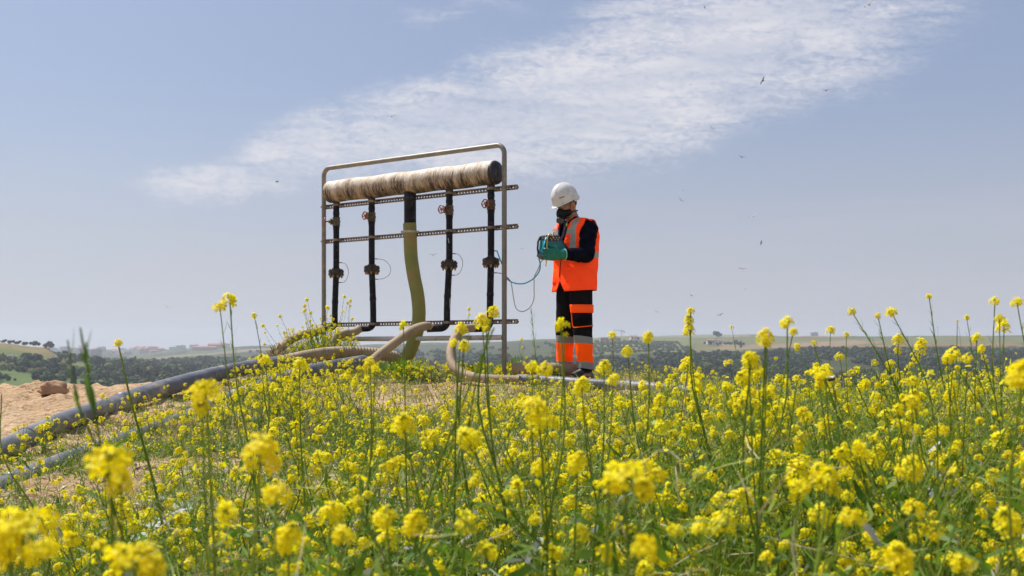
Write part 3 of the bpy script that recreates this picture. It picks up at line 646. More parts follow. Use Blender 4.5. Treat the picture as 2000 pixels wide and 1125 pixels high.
# vest shell: grid round the torso, open V in front, armholes cut out
VN = 320; vz = [.815+.0042*k for k in range(157)]; vv = []; pos = {}
zt = [.80, .86, .95, 1.05, 1.15, 1.25, 1.33, 1.38, 1.415, 1.44, 1.462, 1.48]; at_ = [.222, .221, .219, .217, .219, .224, .226, .216, .190, .155, .118, .100]; bt_ = [.168, .168, .168, .168, .170, .170, .164, .155, .138, .122, .104, .094]
for i, z in enumerate(vz):
    a = float(np.interp(z, zt, at_)); b_ = float(np.interp(z, zt, bt_)); cy = float(np.interp(z, [.8, 1.15, 1.3, 1.48], [-.002, -.02, -.030, .0]))
    for j in range(VN):
        th = 2*math.pi*j/VN; c, s_ = math.cos(th), math.sin(th); e = 2.35; q = (abs(c)**e+abs(s_)**e)**(-1/e)
        low = max(0, 1.1-z)/.3
        w = 1+.018*low*math.sin(th*9+1.3*math.sin(z*9))+.010*math.sin(th*4+z*22)+.008*math.sin(z*45+th*3)
        hem = -.012*max(0, s_)*(i == 0)
        vv.append(Vector((a*c*q*w, cy+b_*s_*q*w, z+hem)))
mb = MB(); fs = []; mi = []
for i in range(len(vz)-1):
    for j in range(VN):
        j2 = (j+1) % VN; m4 = (vv[i*VN+j]+vv[i*VN+j2]+vv[(i+1)*VN+j]+vv[(i+1)*VN+j2])/4
        x, y, z = m4; fr_ = y > -.03
        if fr_ and z > 1.14 and abs(x) < (z-1.14)*.30: continue                      # V opening
        if fr_ and z < .90 and abs(x) < (.90-z)*.62+.0: continue                     # hem parts at the front
        ya = y-.005; za = z-1.305
        if abs(x) > .13 and (ya/.082)**2+(za/.108)**2 < 1 and z < 1.46: continue        # armholes
        k = 0
        if 1.105 < z < 1.158: k = 1
        if 1.318 < z < 1.368 and fr_ and abs(x) < .15: k = 1
        if abs(abs(x)-(.130 if fr_ else (.160 if z < 1.36 else .130))) < .026 and z > 1.15: k = 1
        fs.append((i*VN+j, i*VN+j2, (i+1)*VN+j2, (i+1)*VN+j)); mi.append(k)
used = sorted({q for f_ in fs for q in f_}); rm = {q: n_ for n_, q in enumerate(used)}
mb.v = [tuple(vv[q]) for q in used]; mb.f = [tuple(rm[q] for q in f_) for f_ in fs]; mb.m = mi
vest = mb.build('vest', [M_or, M_ref], per, angle=60)
md = vest.modifiers.new('solid', 'SOLIDIFY'); md.thickness = .005; md.offset = 1
# shoulder caps of the vest hanging over the sleeves
for s in (-1, 1):
    mb = MB(); n1_, n2_ = 12, 8; g_ = []
    for i in range(n1_+1):
        th = -1.25+2.5*i/n1_
        for j in range(n2_+1):
            f_ = j/n2_; rad = .131+.003*math.sin(i*1.9); x = s*(.112+.098*f_); drop = .018*f_*f_+.012*math.sin(i*1.4)*f_
            g_.append(Vector((x, -.012+rad*.98*math.sin(th)*(1-.12*f_), 1.345+rad*math.cos(th)*.96-drop)))
    fs = [(i*(n2_+1)+j, i*(n2_+1)+j+1, (i+1)*(n2_+1)+j+1, (i+1)*(n2_+1)+j) for i in range(n1_) for j in range(n2_)]
    mb.add(g_, fs); sc = mb.build('shoulder_flap', M_or, vest); md = sc.modifiers.new('solid', 'SOLIDIFY'); md.thickness = .004
# zip, pockets, hem piping
mb = MB(); mb.tube([Vector((0.006, .170, .93)), Vector((.004, .166, 1.0)), Vector((0, .158, 1.08)), Vector((0, .152, 1.135))], .004, 6); mb.build('zip', M_rub, vest)
def patch(pts, th_, name, m, parent):
    mb = MB(); n = len(pts); nn = (pts[1]-pts[0]).cross(pts[2]-pts[0]).normalized()
    if nn.x > 0: nn = -nn
    a = [p for p in pts]; b_ = [p+nn*th_ for p in pts]; mb.add(a+b_, [tuple(range(n)), tuple(range(2*n-1, n-1, -1))]+[(i, (i+1) % n, n+(i+1) % n, n+i) for i in range(n)]); return mb.build(name, m, parent, smooth=False)
def surf(x, z, o=.006):
    a = float(np.interp(z, zt, at_)); b_ = float(np.interp(z, zt, bt_)); e = 2.35; q = max(0, 1-(min(.999, abs(x)/a))**e)**(1/e); return Vector((x, b_*q+float(np.interp(z, [.8, 1.15, 1.3], [-.002, -.02, -.03]))+o, z))
def pocket(x0, x1, z0, z1, name):
    mb = MB(); nx = 8; nz = 6; g_ = [surf(x0+(x1-x0)*i/nx, z0+(z1-z0)*j/nz, .004+.010*math.sin(math.pi*i/nx)*math.sin(math.pi*min(1, .25+j/nz*.75))) for j in range(nz+1) for i in range(nx+1)]
    mb.add(g_, [(j*(nx+1)+i, j*(nx+1)+i+1, (j+1)*(nx+1)+i+1, (j+1)*(nx+1)+i) for j in range(nz) for i in range(nx)]); o = mb.build(name, M_or, vest); md = o.modifiers.new('solid', 'SOLIDIFY'); md.thickness = .004; return o
pocket(-.20, -.055, .875, 1.02, 'pocket'); pocket(-.20, -.055, 1.005, 1.035, 'pocket_flap'); pocket(.055, .20, .875, 1.02, 'pocket')
pocket(-.095, -.050, 1.225, 1.28, 'chest_pocket')
# lanyard with badge
mb = MB(); mb.tube([Vector((-.055, .125, 1.43)), Vector((-.04, .155, 1.34)), Vector((-.012, .172, 1.24)), Vector((-.004, .178, 1.20))], .0075, 8, flat=(.3, 1)); mb.tube([Vector((.055, .125, 1.43)), Vector((.035, .155, 1.34)), Vector((.006, .172, 1.24)), Vector((-.002, .178, 1.20))], .0075, 8, flat=(.3, 1)); ly = mb.build('lanyard', mat('blue_violet_ribbon', (.05, .05, .14), (.25, .2, .3), 60, .6), per)
mb = MB(); mb.box((-.004, .186, 1.165), (.054, .004, .075), bev=.001); mb.build('badge', mat('badge', (.5, .5, .5), (.03, .03, .04), 70, .4), ly)
mb = MB(); mb.ball(Vector((-.062, .138, 1.405)), (.010, .008, .018)); mb.build('collar_tab', M_yel, jacket)
# trousers: two legs and seat fused by material from height
def tr_mat():
    m, t, b = newmat('work_trousers'); oc = t.new('ShaderNodeTexCoord').outputs['Object']; x, y, z = t.sep(oc)
    z = t.m('ADD', z, t.m('MULTIPLY', t.m('SUBTRACT', t.noise(oc, 9, 2), .5), .014)); z = t.m('ADD', z, t.m('MULTIPLY', y, -.10))
    n = t.noise(oc, 9, 5)
    def band(a, b_): return t.m('MULTIPLY', t.m('GREATER_THAN', z, a), t.m('LESS_THAN', z, b_))
    blk = t.mix(n, (.007, .006, .008), (.016, .014, .016)); c = t.mix(band(.165, .335), blk, t.mix(n, (.95, .17, .010), (1.0, .22, .012)))
    tape = t.m('MAXIMUM', band(.328, .395), band(.105, .168)); c = t.mix(tape, c, (.28, .285, .26))
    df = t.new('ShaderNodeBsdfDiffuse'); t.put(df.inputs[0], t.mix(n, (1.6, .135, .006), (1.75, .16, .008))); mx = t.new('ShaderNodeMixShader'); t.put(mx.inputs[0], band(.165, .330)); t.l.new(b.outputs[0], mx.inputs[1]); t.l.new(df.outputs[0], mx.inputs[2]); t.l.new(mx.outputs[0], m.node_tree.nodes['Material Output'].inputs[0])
    t.put(b.inputs['Base Color'], c); b.inputs['Roughness'].default_value = 1.; b.inputs['Specular IOR Level'].default_value = .08
    t.put(b.inputs['Normal'], t.bump(t.m('ADD', n, t.noise(t.mapping(oc, scale=(1, 1, 2.2)), 13, 4, .6)), .45, .025)); return m
tm = MB()
for h, k, a, sd_ in ((hipL, kneL, ankL, 0), (hipR, kneR, ankR, 2.3)):
    rl = []
    for i in range(60):
        z = .075+(.90-.075)*i/59
        p = a.lerp(k, (z-.09)/.38) if z < .47 else k.lerp(h, (z-.47)/.41)
        r = float(np.interp(z, [.07, .12, .2, .33, .45, .6, .75, .85, .92], [.068, .072, .072, .080, .087, .093, .103, .110, .106]))
        fold = float(np.interp(z, [.07, .2, .4, .55, .8], [.035, .03, .035, .018, .01]))
        rl.append(ell_ring(p.x, p.y, z, r*.94, r*1.06, 28, .006*math.sin(z*40+sd_), 2.1, fold, sd_+z*3))
    tm.rings(rl)
tm.rings([ell_ring(0, -.012, z, a, b_, 28, 0, 2.4) for z, a, b_ in ((.80, .12, .10), (.83, .185, .135), (.90, .198, .140), (.98, .192, .138), (1.0, .17, .12))])
trs = fuse(tm, 'trousers', tr_mat(), per, .008, 1)
# cargo pocket on his left thigh
def side(u, z, o=.0):
    p = kneL.lerp(hipL, (z-.47)/.41); r = float(np.interp(z, [.45, .6, .75], [.090, .094, .104])); f = R(145+u*64); return Vector((p.x+(r*.96+o)*math.cos(f), p.y+(r*1.06+o)*math.sin(f), z))
def sidepatch(y0, y1, z0, z1, o, name, m, par):
    mb = MB(); nx, nz = 16, 6; g_ = [side(y0+(y1-y0)*i/nx, z0+(z1-z0)*j/nz, o) for j in range(nz+1) for i in range(nx+1)]
    mb.add(g_, [(j*(nx+1)+i, j*(nx+1)+i+1, (j+1)*(nx+1)+i+1, (j+1)*(nx+1)+i) for j in range(nz) for i in range(nx)]); ob = mb.build(name, m, par); md = ob.modifiers.new('s', 'SOLIDIFY'); md.thickness = .006; md.offset = 0; return ob
cg = sidepatch(-.86, .96, .475, .68, .010, 'cargo_pocket', M_troc, trs)
sidepatch(-.90, 1.0, .608, .682, .020, 'pocket_flap', M_or2, trs)
mb = MB(); mb.tube([side(-.86, .605, .016), side(-.87, .55, .016), side(-.84, .492, .016), side(-.74, .478, .016)]+[side(-.74+k*.17, .474+.002*k, .016) for k in range(1, 11)], .0045, 6); mb.build('pocket_piping', M_or2, trs)
# boots
for a, nm in ((ankL, 0), (ankR, 1)):
    mb = MB(); z0 = 0.004
    def sole(z, k): return [Vector((a.x+.050*k*(.82+.18*math.cos(th*1.0))*math.sin(th)*(1.0 if math.cos(th) > 0 else .85), a.y+.045+.142*k*math.cos(th), z)) for th in [2*math.pi*q/28 for q in range(28)]]
    mb.rings([sole(z0, .97), sole(z0+.012, 1.0), sole(z0+.028, 1.0), sole(z0+.030, .95)], 0)
    up_ = [sole(z0+.030, .94), sole(z0+.055, .93)]
    for z, ky, fx, w in ((.075, .75, .02, .046), (.095, .52, -.005, .044), (.12, .42, -.02, .044), (.17, .40, -.03, .048)):
        up_.append([Vector((a.x+w*math.sin(th), a.y+.025+fx+.142*ky*math.cos(th)*.9, z)) for th in [2*math.pi*q/28 for q in range(28)]])
    mb.rings(up_, 0); mb.build('boot', mat('black_boot', (.010, .010, .012), (.03, .027, .024), 25, .55, 0, .3, 80), per)
# gloves
for w_, f_, s_, u_, el_ in ((wrL, fL, sL, uL, elL), (wrR, fR_, sR, uR, elR)):
    gm = MB(); hand(gm, w_, f_, s_, u_, 1.16, .0045); dirc = (w_-el_).normalized()
    gm.tube([w_-dirc*.022, w_+dirc*.005, w_+f_*.035], [.050, .044, .041], 18)
    g = fuse(gm, 'glove', M_glove, per, .0048, 1)
    mb = MB(); mb.tube([w_-dirc*.024, w_-dirc*.016], .0525, 20); mb.build('cuff_rim', M_cuffg, g)
# hard hat
Mh0 = Mh; Mh = Matrix.Rotation(-R(27), 3, 'X')*.945; HB = pl(1102.5, 390, 0)+Vector((0, -.004, 0)); hh = MB()
def dome(p, d_):
    k = Vector(p)
    if d_.y > .2: k.y *= 1.02
    rid_ = max(0, 1-abs(abs(d_.x)-.28)/.07)*.0035*(d_.z > .25); k *= 1+rid_*10*.6*(abs(d_.x) < .5)
    if abs(d_.x) < .27 and d_.z > .3: k *= 1.018
    return k
def hat(p, d_): return dome(p, d_)
n_u, n_v = 72, 22; rl = []
for i in range(n_v+1):
    th = math.pi/2*(1-i/n_v)*.999+.001
    rl.append([HB+Mh@dome(Vector((.112*math.sin(th)*math.cos(2*math.pi*j/n_u), .142*math.sin(th)*math.sin(2*math.pi*j/n_u), .157*math.cos(th)**.92)), Vector((math.sin(th)*math.cos(2*math.pi*j/n_u), math.sin(th)*math.sin(2*math.pi*j/n_u), math.cos(th)))) for j in range(n_u)])
# brim and skirt, outermost first
def br(rx, ry, z, pk): return [HB+Mh@Vector((rx*math.cos(2*math.pi*j/n_u), ry*math.sin(2*math.pi*j/n_u)+pk*max(0, math.sin(2*math.pi*j/n_u))**3, z-.010*max(0, -math.sin(2*math.pi*j/n_u))-.006*max(0, math.sin(2*math.pi*j/n_u))**4)) for j in range(n_u)]
rl = [br(.110, .138, -.026, .0), br(.113, .142, -.027, .006), br(.120, .149, -.026, .024), br(.121, .150, -.022, .025), br(.118, .147, -.018, .020), br(.1135, .144, -.012, .004)]+rl
hh.rings(rl, 0, cap=False)
hat_o = hh.build('hard_hat', M_hat, per, angle=50)
md = hat_o.modifiers.new('s', 'SOLIDIFY'); md.thickness = .003; md.offset = -1
mb = MB()
for s in (-1, 1):
    mb.box(HB+Mh@Vector((s*.113, -.02, .012)), (.010, .030, .018), Mh, bev=.003)
mb.build('side_clip', M_hat, hat_o)
mb = MB(); mb.tube([HB+Mh@Vector((.09*math.cos(a), -.03+.115*math.sin(a), -.035-.012*abs(math.sin(a)))) for a in [math.pi+math.pi*q/12 for q in range(13)]], .010, 8, flat=(1.5, .35)); mb.ball(HB+Mh@Vector((0, -.152, -.045)), (.022, .012, .014)); mb.build('suspension_band', M_hat, hat_o)
# small dark print marks on the front left of the helmet
mb = MB()
for k in range(7):
    th = R(90+38+k*3.2); e_ = math.sin(R(74)); q = Vector((.1145*e_*math.cos(th)*1.018, .1445*e_*math.sin(th)*1.02, .157*math.cos(R(74)))); mb.box(HB+Mh@q, (.0042, .0042, .006+.002*(k % 3 == 0)), Mh)
mb.build('print_mark', M_rub, hat_o)
Mh = Mh0
# glasses
mb = MB()
for s in (-1, 1): mb.tube([HC+Mh@Vector((s*.034+.026*math.cos(a), .101-.010*abs(s*.034+.026*math.cos(a))/.06, .006+.017*math.sin(a))) for a in [2*math.pi*q/16 for q in range(16)]], .0018, 6, closed=True)
mb.tube([HC+Mh@Vector((-.010, .104, .008)), HC+Mh@Vector((.010, .104, .008))], .0018, 6)
for s in (-1, 1): mb.tube([HC+Mh@Vector((s*.060, .094, .010)), HC+Mh@Vector((s*.079, .05, .006)), HC+Mh@Vector((s*.081, -.01, .0))], .0018, 6)
mb.build('glasses', mat('yellowish_frame', (.30, .20, .06), None, 5, .3), per)
# half mask respirator
mb = MB(); mc_ = HC+Mh@Vector((0, .092, -.062))
mb.ball(mc_, (.052, .050, .058), Mh, nu=24, nv=16, f=lambda p, d_: Vector((p.x, p.y*(1.0 if d_.y > 0 else 1.0), p.z*(1.0 if d_.z < 0 else 1.05))))
mb.tube([mc_+Mh@Vector((-.030, -.020, .0)), mc_+Mh@Vector((-.056, -.045, -.002)), mc_+Mh@Vector((-.066, -.066, .002))], [.036, .030, .020], 16)
mb.tube([mc_+Mh@Vector((.030, -.020, .0)), mc_+Mh@Vector((.056, -.045, -.002)), mc_+Mh@Vector((.066, -.066, .002))], [.036, .030, .020], 16)
mk_ = fuse(mb, 'respirator', M_rub, per, .005, 2)
fdir = (Mh@Vector((-.50, .62, -.55))).normalized(); fc = mc_+Mh@Vector((-.026, .048, -.016))
mb = MB(); mb.tube([fc, fc+fdir*.018, fc+fdir*.020, fc+fdir*.040], [.024, .026, .037, .039], 26); 
u1 = fdir.cross(Vector((0, 0, 1))).normalized(); u2 = fdir.cross(u1)
mb.tube([fc+fdir*.040+(u1*math.cos(a)+u2*math.sin(a))*.036 for a in [2*math.pi*q/26 for q in range(26)]], .0028, 8, closed=True)
ft = mb.build('filter', M_rub, mk_)
mb = MB()
for ri_, n_ in ((.0, 1), (.010, 6), (.020, 12), (.029, 17)):
    for q in range(n_):
        a = 2*math.pi*q/n_+ri_*40; mb.tube([fc+fdir*.0402+(u1*math.cos(a)+u2*math.sin(a))*ri_, fc+fdir*.0418+(u1*math.cos(a)+u2*math.sin(a))*ri_], .0030, 6)
mb.build('filter_grille', mat('pale_grille', (.42, .42, .42), None, 5, .5), mk_)
mb = MB()
for s in (-1, 1):
    mb.tube([mc_+Mh@Vector((s*.062, -.055, .010)), HC+Mh@Vector((s*.080, .032, -.015)), HC+Mh@Vector((s*.083, .008, .03)), HC+Mh@Vector((s*.084, -.03, .07))], .0055, 8, flat=(1, .4))
    mb.tube([mc_+Mh@Vector((s*.062, -.055, -.006)), HC+Mh@Vector((s*.072, .0, -.072)), HC+Mh@Vector((s*.058, -.05, -.085)), HC+Mh@Vector((s*.0, -.078, -.088))], .0055, 8, flat=(1, .4))
mb.build('strap', M_rub, mk_)

# ---------- gas analyser held in both hands ----------
def pld(px, py, x): return pl(px+6, py+4, x)
def W_(p): return per.matrix_basis@p if False else Matrix.Translation(prot)@Matrix.Rotation(R(125), 4, 'Z')@p
dv = bpy.data.objects.new('gas_analyser', None); COL.objects.link(dv); dv.location = W_(pld(1078, 486, -.05)); dv.rotation_euler = (0, 0, R(125)); tag(dv, 'boxy teal gas analyser with black handle held in green gloves', 'gas analyser')
DO = pld(1078, 486, -.05); ORG[dv] = DO
xa, xb = -.150, -.045
def prof(pts, x): return [pld(px, py, xa)+Vector((x-xa, 0, 0)) for px, py in pts]
def prism(pts, x0, x1, name, m, par, bev=.0):
    mb = MB(); a = prof(pts, x0); b_ = prof(pts, x1); n = len(a); c = sum(a, Vector())/n
    s1 = [c+(p-c)*.93 for p in a]; s2 = [q+(c+Vector((x1-x0, 0, 0))-q)*.07 for q in b_]
    mb.rings([[p+Vector((0, 0, 0)) for p in s1], [p+Vector((.010, 0, 0)) for p in a], [p-Vector((.010, 0, 0)) for p in b_], s2]); return mb.build(name, m, par, angle=35)
case = prism([(1059, 470), (1066, 465), (1086, 466), (1104, 488), (1103, 497), (1092, 505), (1062, 503), (1056, 495)], xa, xb, 'case', M_teal, dv)
prism([(1060, 463), (1085, 462), (1088, 466), (1086, 473), (1062, 475), (1058, 470)], xa-.004, xb+.004, 'connector_panel', M_dark, dv)
prism([(1086, 468), (1089, 470), (1105, 489), (1101, 490)], xa-.005, xb+.005, 'bumper', M_dark, dv)
prism([(1054, 497), (1062, 504), (1090, 506), (1094, 503), (1090, 509), (1062, 508), (1053, 502)], xa-.006, xb+.006, 'base_bumper', M_dark, dv)
mb = MB(); mb.tube([pld(*c, xa-.002) for c in ((1066, 466), (1058, 466), (1055, 475), (1054, 488), (1056, 499), (1062, 506))], .009, 10, dome=.6); mb.tube([pld(*c, xa-.002)+Vector((.095, 0, 0)) for c in ((1066, 466), (1058, 466), (1055, 475), (1054, 488), (1056, 499), (1062, 506))], .009, 10, dome=.6); mb.build('handle', M_dark, dv)
mb = MB()
for k, (px, py) in enumerate(((1066, 469), (1071, 468), (1077, 467.5), (1082, 467), (1068, 472), (1075, 471), (1080, 471))):
    q = pld(px, py, xa-.006); mb.tube([q, q-Vector((.010, 0, 0))], .0048, 8, mi=k % 2)
mb.build('connector', [mat('silver_fitting', (.55, .55, .52), None, 5, .3, .6), M_yel], dv)
mb = MB(); q = [pld(c[0], c[1], xa)+Vector((.052, 0, 0))+Vector((0, 0, 0)) for c in ((1088, 467), (1104, 487))]
n_ = Vector((0, .6, .8)); mb.add([q[0]+Vector((-.036, 0, .004)), q[0]+Vector((.036, 0, .004)), q[1]+Vector((.036, 0, .004)), q[1]+Vector((-.036, 0, .004)), q[0]+Vector((-.036, 0, .0)), q[0]+Vector((.036, 0, 0)), q[1]+Vector((.036, 0, 0)), q[1]+Vector((-.036, 0, 0))], [(0, 1, 2, 3), (7, 6, 5, 4), (0, 4, 5, 1), (1, 5, 6, 2), (2, 6, 7, 3), (3, 7, 4, 0)]); mb.build('screen', mat('dark_glass', (.01, .03, .035), None, 5, .1), dv, smooth=False)
mb = MB(); q = pld(1054, 489, xa-.012); mb.box(q, (.012, .030, .013), bev=.003); mb.build('white_tag_and_glint', mat('white_plastic_and_glint', (.85, .85, .85), None, 5, .4), dv)
mb = MB(); q = pld(1077, 503, xa-.013); mb.box(q, (.006, .03, .008), Matrix.Rotation(-.4, 3, 'X'), bev=.002); mb.build('white_tag_and_glint', bpy.data.materials['white_plastic_and_glint'], dv)  # this white bar imitates a glint along the dark underside
def wp(px, py, x): return W_(pld(px, py, x))
# tubes in world space
def tube_obj(pts, r, m, name, label, cat):
    mb = MB(); mb.tube(spline(pts, 10), r, 8, dome=.6); o = mb.build(name, m); tag(o, label, cat); rebase(o); return o
yy = wp(1056, 490, xa-.02).y
tube_obj([wp(1073, 469, xa-.014), wp(1069, 463, xa-.024), wp(1064, 462, xa-.026), wp(1060.5, 470, xa-.026), wp(1059.5, 485, xa-.026), wp(1059, 505, xa-.022), wp(1057.5, 522, xa-.02)], .0055, M_yel, 'yellow_tube', 'short yellow tube looping off the top of the teal device and hanging free', 'tube')
tube_obj([tube_a, Vector((P(975, 503, 10.42).x, 10.36, P(975, 503, 10.42).z)), P(982, 520, 10.46), P(988, 540, 10.47), P(996, 549, 10.42), P(1010, 554, 10.35), P(1026, 553, 10.3), P(1042, 544, 10.22), P(1053, 530, 10.12), P(1055, 516, 10.08), P(1052.5, 500, 10.06), wp(1052, 489, xa-.024), wp(1056, 475, xa-.020), wp(1059, 468, xa-.012)], .0062, M_blue, 'blue_tube', 'thin blue sampling tube sagging from the manifold to the teal device', 'tube')
M_cream = mat('cream_tube', (.55, .53, .45), None, 8, .35, transl=.3)
tube_obj([tube_b, P(978, 534, 10.45), P(990, 541, 10.46), P(998, 552, 10.4), P(1002, 575, 10.36), P(1007, 600, 10.34), P(1016, 608, 10.32), P(1026, 607, 10.3), P(1037, 598, 10.25), P(1043, 582, 10.22), P(1043, 560, 10.2), P(1044, 540, 10.2), P(1050, 528, 10.2), P(1058, 510, 10.2), wp(1066, 503, xa+.03)], .0042, M_cream, 'cream_tube', 'thin cream tube hanging in a low loop left of the worker', 'tube')
# ================= far trees, wood, town =================
M_leafs = [mat('far_crown_%s' % n, a, b_, 1.2, .9, 0, 0, spec=.1, detail=3) for n, a, b_ in (('olive', (.085, .105, .050), (.14, .16, .075)), ('green', (.055, .095, .030), (.11, .155, .050)), ('dark', (.024, .042, .022), (.050, .070, .036)), ('bright', (.13, .18, .05), (.17, .21, .07)))]
M_bark = mat('far_bark', (.10, .08, .06), None, 3, .9)
def crown_arrays(rg, nb, spread, rad, hgt):
    """clumps of small leafy faces around several lobes"""
    A = QA()
    for k in range(nb):
        c = np.array([rg.normal(0, spread), rg.normal(0, spread), hgt*(.55+.45*rg.random())]); r = rad*(.6+.6*rg.random())
        n = 34; d_ = rg.normal(size=(n, 3)); d_ /= np.linalg.norm(d_, axis=1)[:, None]; p = c+d_*r*(.65+.45*rg.random((n, 1)))*[1, 1, .8]
        u = rg.normal(size=(n, 3)); u -= d_*(u*d_).sum(1)[:, None]*.7; u /= np.linalg.norm(u, axis=1)[:, None]; w = np.cross(d_, u); w /= np.linalg.norm(w, axis=1)[:, None]
        s_ = r*(.30+.25*rg.random((n, 1))); V = np.stack([p-u*s_-w*s_*.8, p+u*s_-w*s_*.7, p+u*s_+w*s_*.8, p-u*s_*.8+w*s_], 1).reshape(-1, 3); A.add(V, np.arange(n*4).reshape(n, 4), 0)
        # core
        th = np.linspace(0, np.pi, 5); ph = np.linspace(0, 2*np.pi, 7)[:-1]; TH, PH = np.meshgrid(th, ph, indexing='ij'); rr_ = r*.72*(1+.2*rg.normal(size=TH.shape))
        Vc = c+np.stack([rr_*np.sin(TH)*np.cos(PH), rr_*np.sin(TH)*np.sin(PH), rr_*.8*np.cos(TH)], -1); i = np.arange(30).reshape(5, 6); Qc = np.stack([i[:-1], i[1:], np.roll(i, -1, 1)[1:], np.roll(i, -1, 1)[:-1]], -1).reshape(-1, 4); A.add(Vc.reshape(-1, 3), Qc, 0)
    return A.get()
def trunk_arr(h, r):
    a = np.arange(5)*2*np.pi/5; lo = np.stack([np.cos(a)*r, np.sin(a)*r, np.full(5, -1.0)], -1); hi = np.stack([np.cos(a)*r*.6, np.sin(a)*r*.6, np.full(5, h)], -1)
    return np.concatenate([lo, hi]), np.array([[j, (j+1) % 5, 5+(j+1) % 5, 5+j] for j in range(5)])
rg = np.random.default_rng(11); TREES = []
for k in range(10):
    V, Q, M = crown_arrays(rg, 5+k % 3, 1.5, 1.7, 4.2); tv, tq = trunk_arr(3.2, .22); A = QA(); A.add(V, Q, 0); A.add(tv, tq, 1); V, Q, M = A.get()
    TREES.append((V, Q, M))
def tree_mesh(k, leaf): V, Q, M = TREES[k]; return quads_mesh('far_tree', V, Q, M, [M_leafs[leaf], M_bark])
TM = {(k, l): tree_mesh(k, l) for k in range(10) for l in range(4)}
def put_tree(name, X, Y, sc, leaf, label, group, cat='tree', k=None, zs=1.0, dz=0.):
    k = rnd.randrange(10) if k is None else k; o = bpy.data.objects.new(name, TM[(k, leaf)]); COL.objects.link(o)
    o.location = (X, Y, float(Hf(X, Y))+dz); o.scale = (sc, sc, sc*zs); o.rotation_euler = (0, 0, rnd.random()*6.28); return tag(o, label, cat, group)
def ua(px): return (px-1000)/F
# skyline trees on the left hill
for px, Yd, sc, lb in ((122, 690, .95, 'dark round tree standing on the skyline at the right end of the left hill'), (138, 670, 1.0, 'paler tree just below the skyline, right of the dark round one'), (96, 700, .95, 'grey green tree on the left hilltop above the bare meadow'), (70, 705, .75, 'low tree on the left hilltop between the hedge and the taller trees'), (50, 705, .6, None), (35, 705, .55, None), (22, 705, .55, None), (8, 705, .5, None), (-6, 705, .5, None)):
    put_tree('hill_tree', ua(px)*Yd, Yd, sc, 0 if sc > .9 else 2, lb or 'low bush in the hedge along the top of the left hill', None if lb else 'hedge bushes on the left hilltop')
# wood on the left hillside: individual trees
cnt = 0; tries = 0
while cnt < 215 and tries < 9000:
    tries += 1; px = rnd.uniform(-30, 620); Yd = rnd.uniform(430, 1050) if px < 300 else rnd.uniform(450, 1150); a = ua(px)
    if a < -.375 and 590 < Yd < 760: continue
    if Yd < 540 and rnd.random() < .72: continue
    if a < -.30 and Yd > 780: continue
    if px > 340 and rnd.random() < .35: continue
    put_tree('woodland_tree', a*Yd, Yd, rnd.uniform(.7, 1.25)*(.85 if Yd < 540 else 1.05), rnd.choice((0, 0, 1, 1, 2, 2, 2, 3)), 'round grey green tree in the wood on the left hillside', 'trees of the left hillside wood'); cnt += 1
# cypress
def cypress(px, Yd, h, lb):
    A = QA(); n = 260; z = rg.random(n)**.8*h; r = (1-(z/h)**1.6)*.09*h*(.6+.4*rg.random(n))+.15; a = rg.random(n)*6.28; p = np.stack([np.cos(a)*r, np.sin(a)*r, z+.4], -1)
    u = rg.normal(size=(n, 3))*.25*[1, 1, .6]; w = np.stack([rg.normal(0, .12, n), rg.normal(0, .12, n), .45+.3*rg.random(n)], -1); V = np.stack([p-u-w, p+u-w, p+u*.6+w, p-u*.6+w], 1).reshape(-1, 3); A.add(V, np.arange(n*4).reshape(n, 4), 0)
    tv, tq = trunk_arr(h*.8, .16); A.add(tv, tq, 1); V, Q, M = A.get(); o = bpy.data.objects.new('cypress_tree', quads_mesh('cypress', V, Q, M, [M_leafs[2], M_bark])); COL.objects.link(o); o.location = (ua(px)*Yd, Yd, float(Hf(ua(px)*Yd, Yd))-.5); tag(o, lb, 'tree')
cypress(144, 395, 10, 'tall narrow dark cypress rising in the valley behind the sand crest')
cypress(264, 900, 9, 'small dark cypress at the far right of the valley wood'); cypress(1447, 1120, 7, 'tiny dark cypress pair on the skyline field right of the orchard')
# olive orchard in rows on the right slope
oc_ = 0
for i in range(29):
    for j in range(15):
        px = 1085+i*11.0+((j % 2)*2.2)-j*1.4; Yd = 985+j*22
        if px > 1395-(14-j)*1.0 or px < 1080 or oc_ >= 300: continue
        if rnd.random() < .28 and (i+j) % 2: continue
        put_tree('olive_tree', ua(px+rnd.uniform(-1, 1))*Yd, Yd+rnd.uniform(-3, 3), .52+.12*rnd.random(), 0, 'small rounded olive tree in the planted rows right of the worker', 'olive trees of the orchard', dz=-.9); oc_ += 1
for i in range(34):
    px = 700+rnd.uniform(0, 420); Yd = rnd.uniform(1150, 1320); put_tree('ridge_tree', ua(px)*Yd, Yd, rnd.uniform(.5, .8), 2, 'dark tree on the low ridge behind the pipe frame', 'trees on the ridge behind the frame')
for px, Yd, sc, lb in ((1403, 1500, 1.5, 'bushy dark tree clump standing above the skyline right of the orchard'), (1245, 1345, .8, 'dark tree beside the white farmhouse on the skyline'), (600, 1500, 1.0, 'round dark tree on the far ridge left of the frame'), (612, 1500, .9, None), (575, 1500, .9, None), (545, 1500, .8, None), (488, 1600, .9, None), (640, 1500, .8, None), (505, 1600, .7, None)):
    put_tree('skyline_tree', ua(px)*Yd, Yd, sc, 2, lb or 'dark tree in the broken row on the far ridge left of the frame', None if lb else 'row of trees on the far ridge')
for i in range(30):
    px = rnd.uniform(1370, 1450); Yd = rnd.uniform(1180, 1330)+(px-1370)*.4; put_tree('hedge_tree', ua(px)*Yd, Yd, rnd.uniform(.5, .8), 2, 'dark tree in the belt along the orchard top', 'tree belt at the top of the orchard')
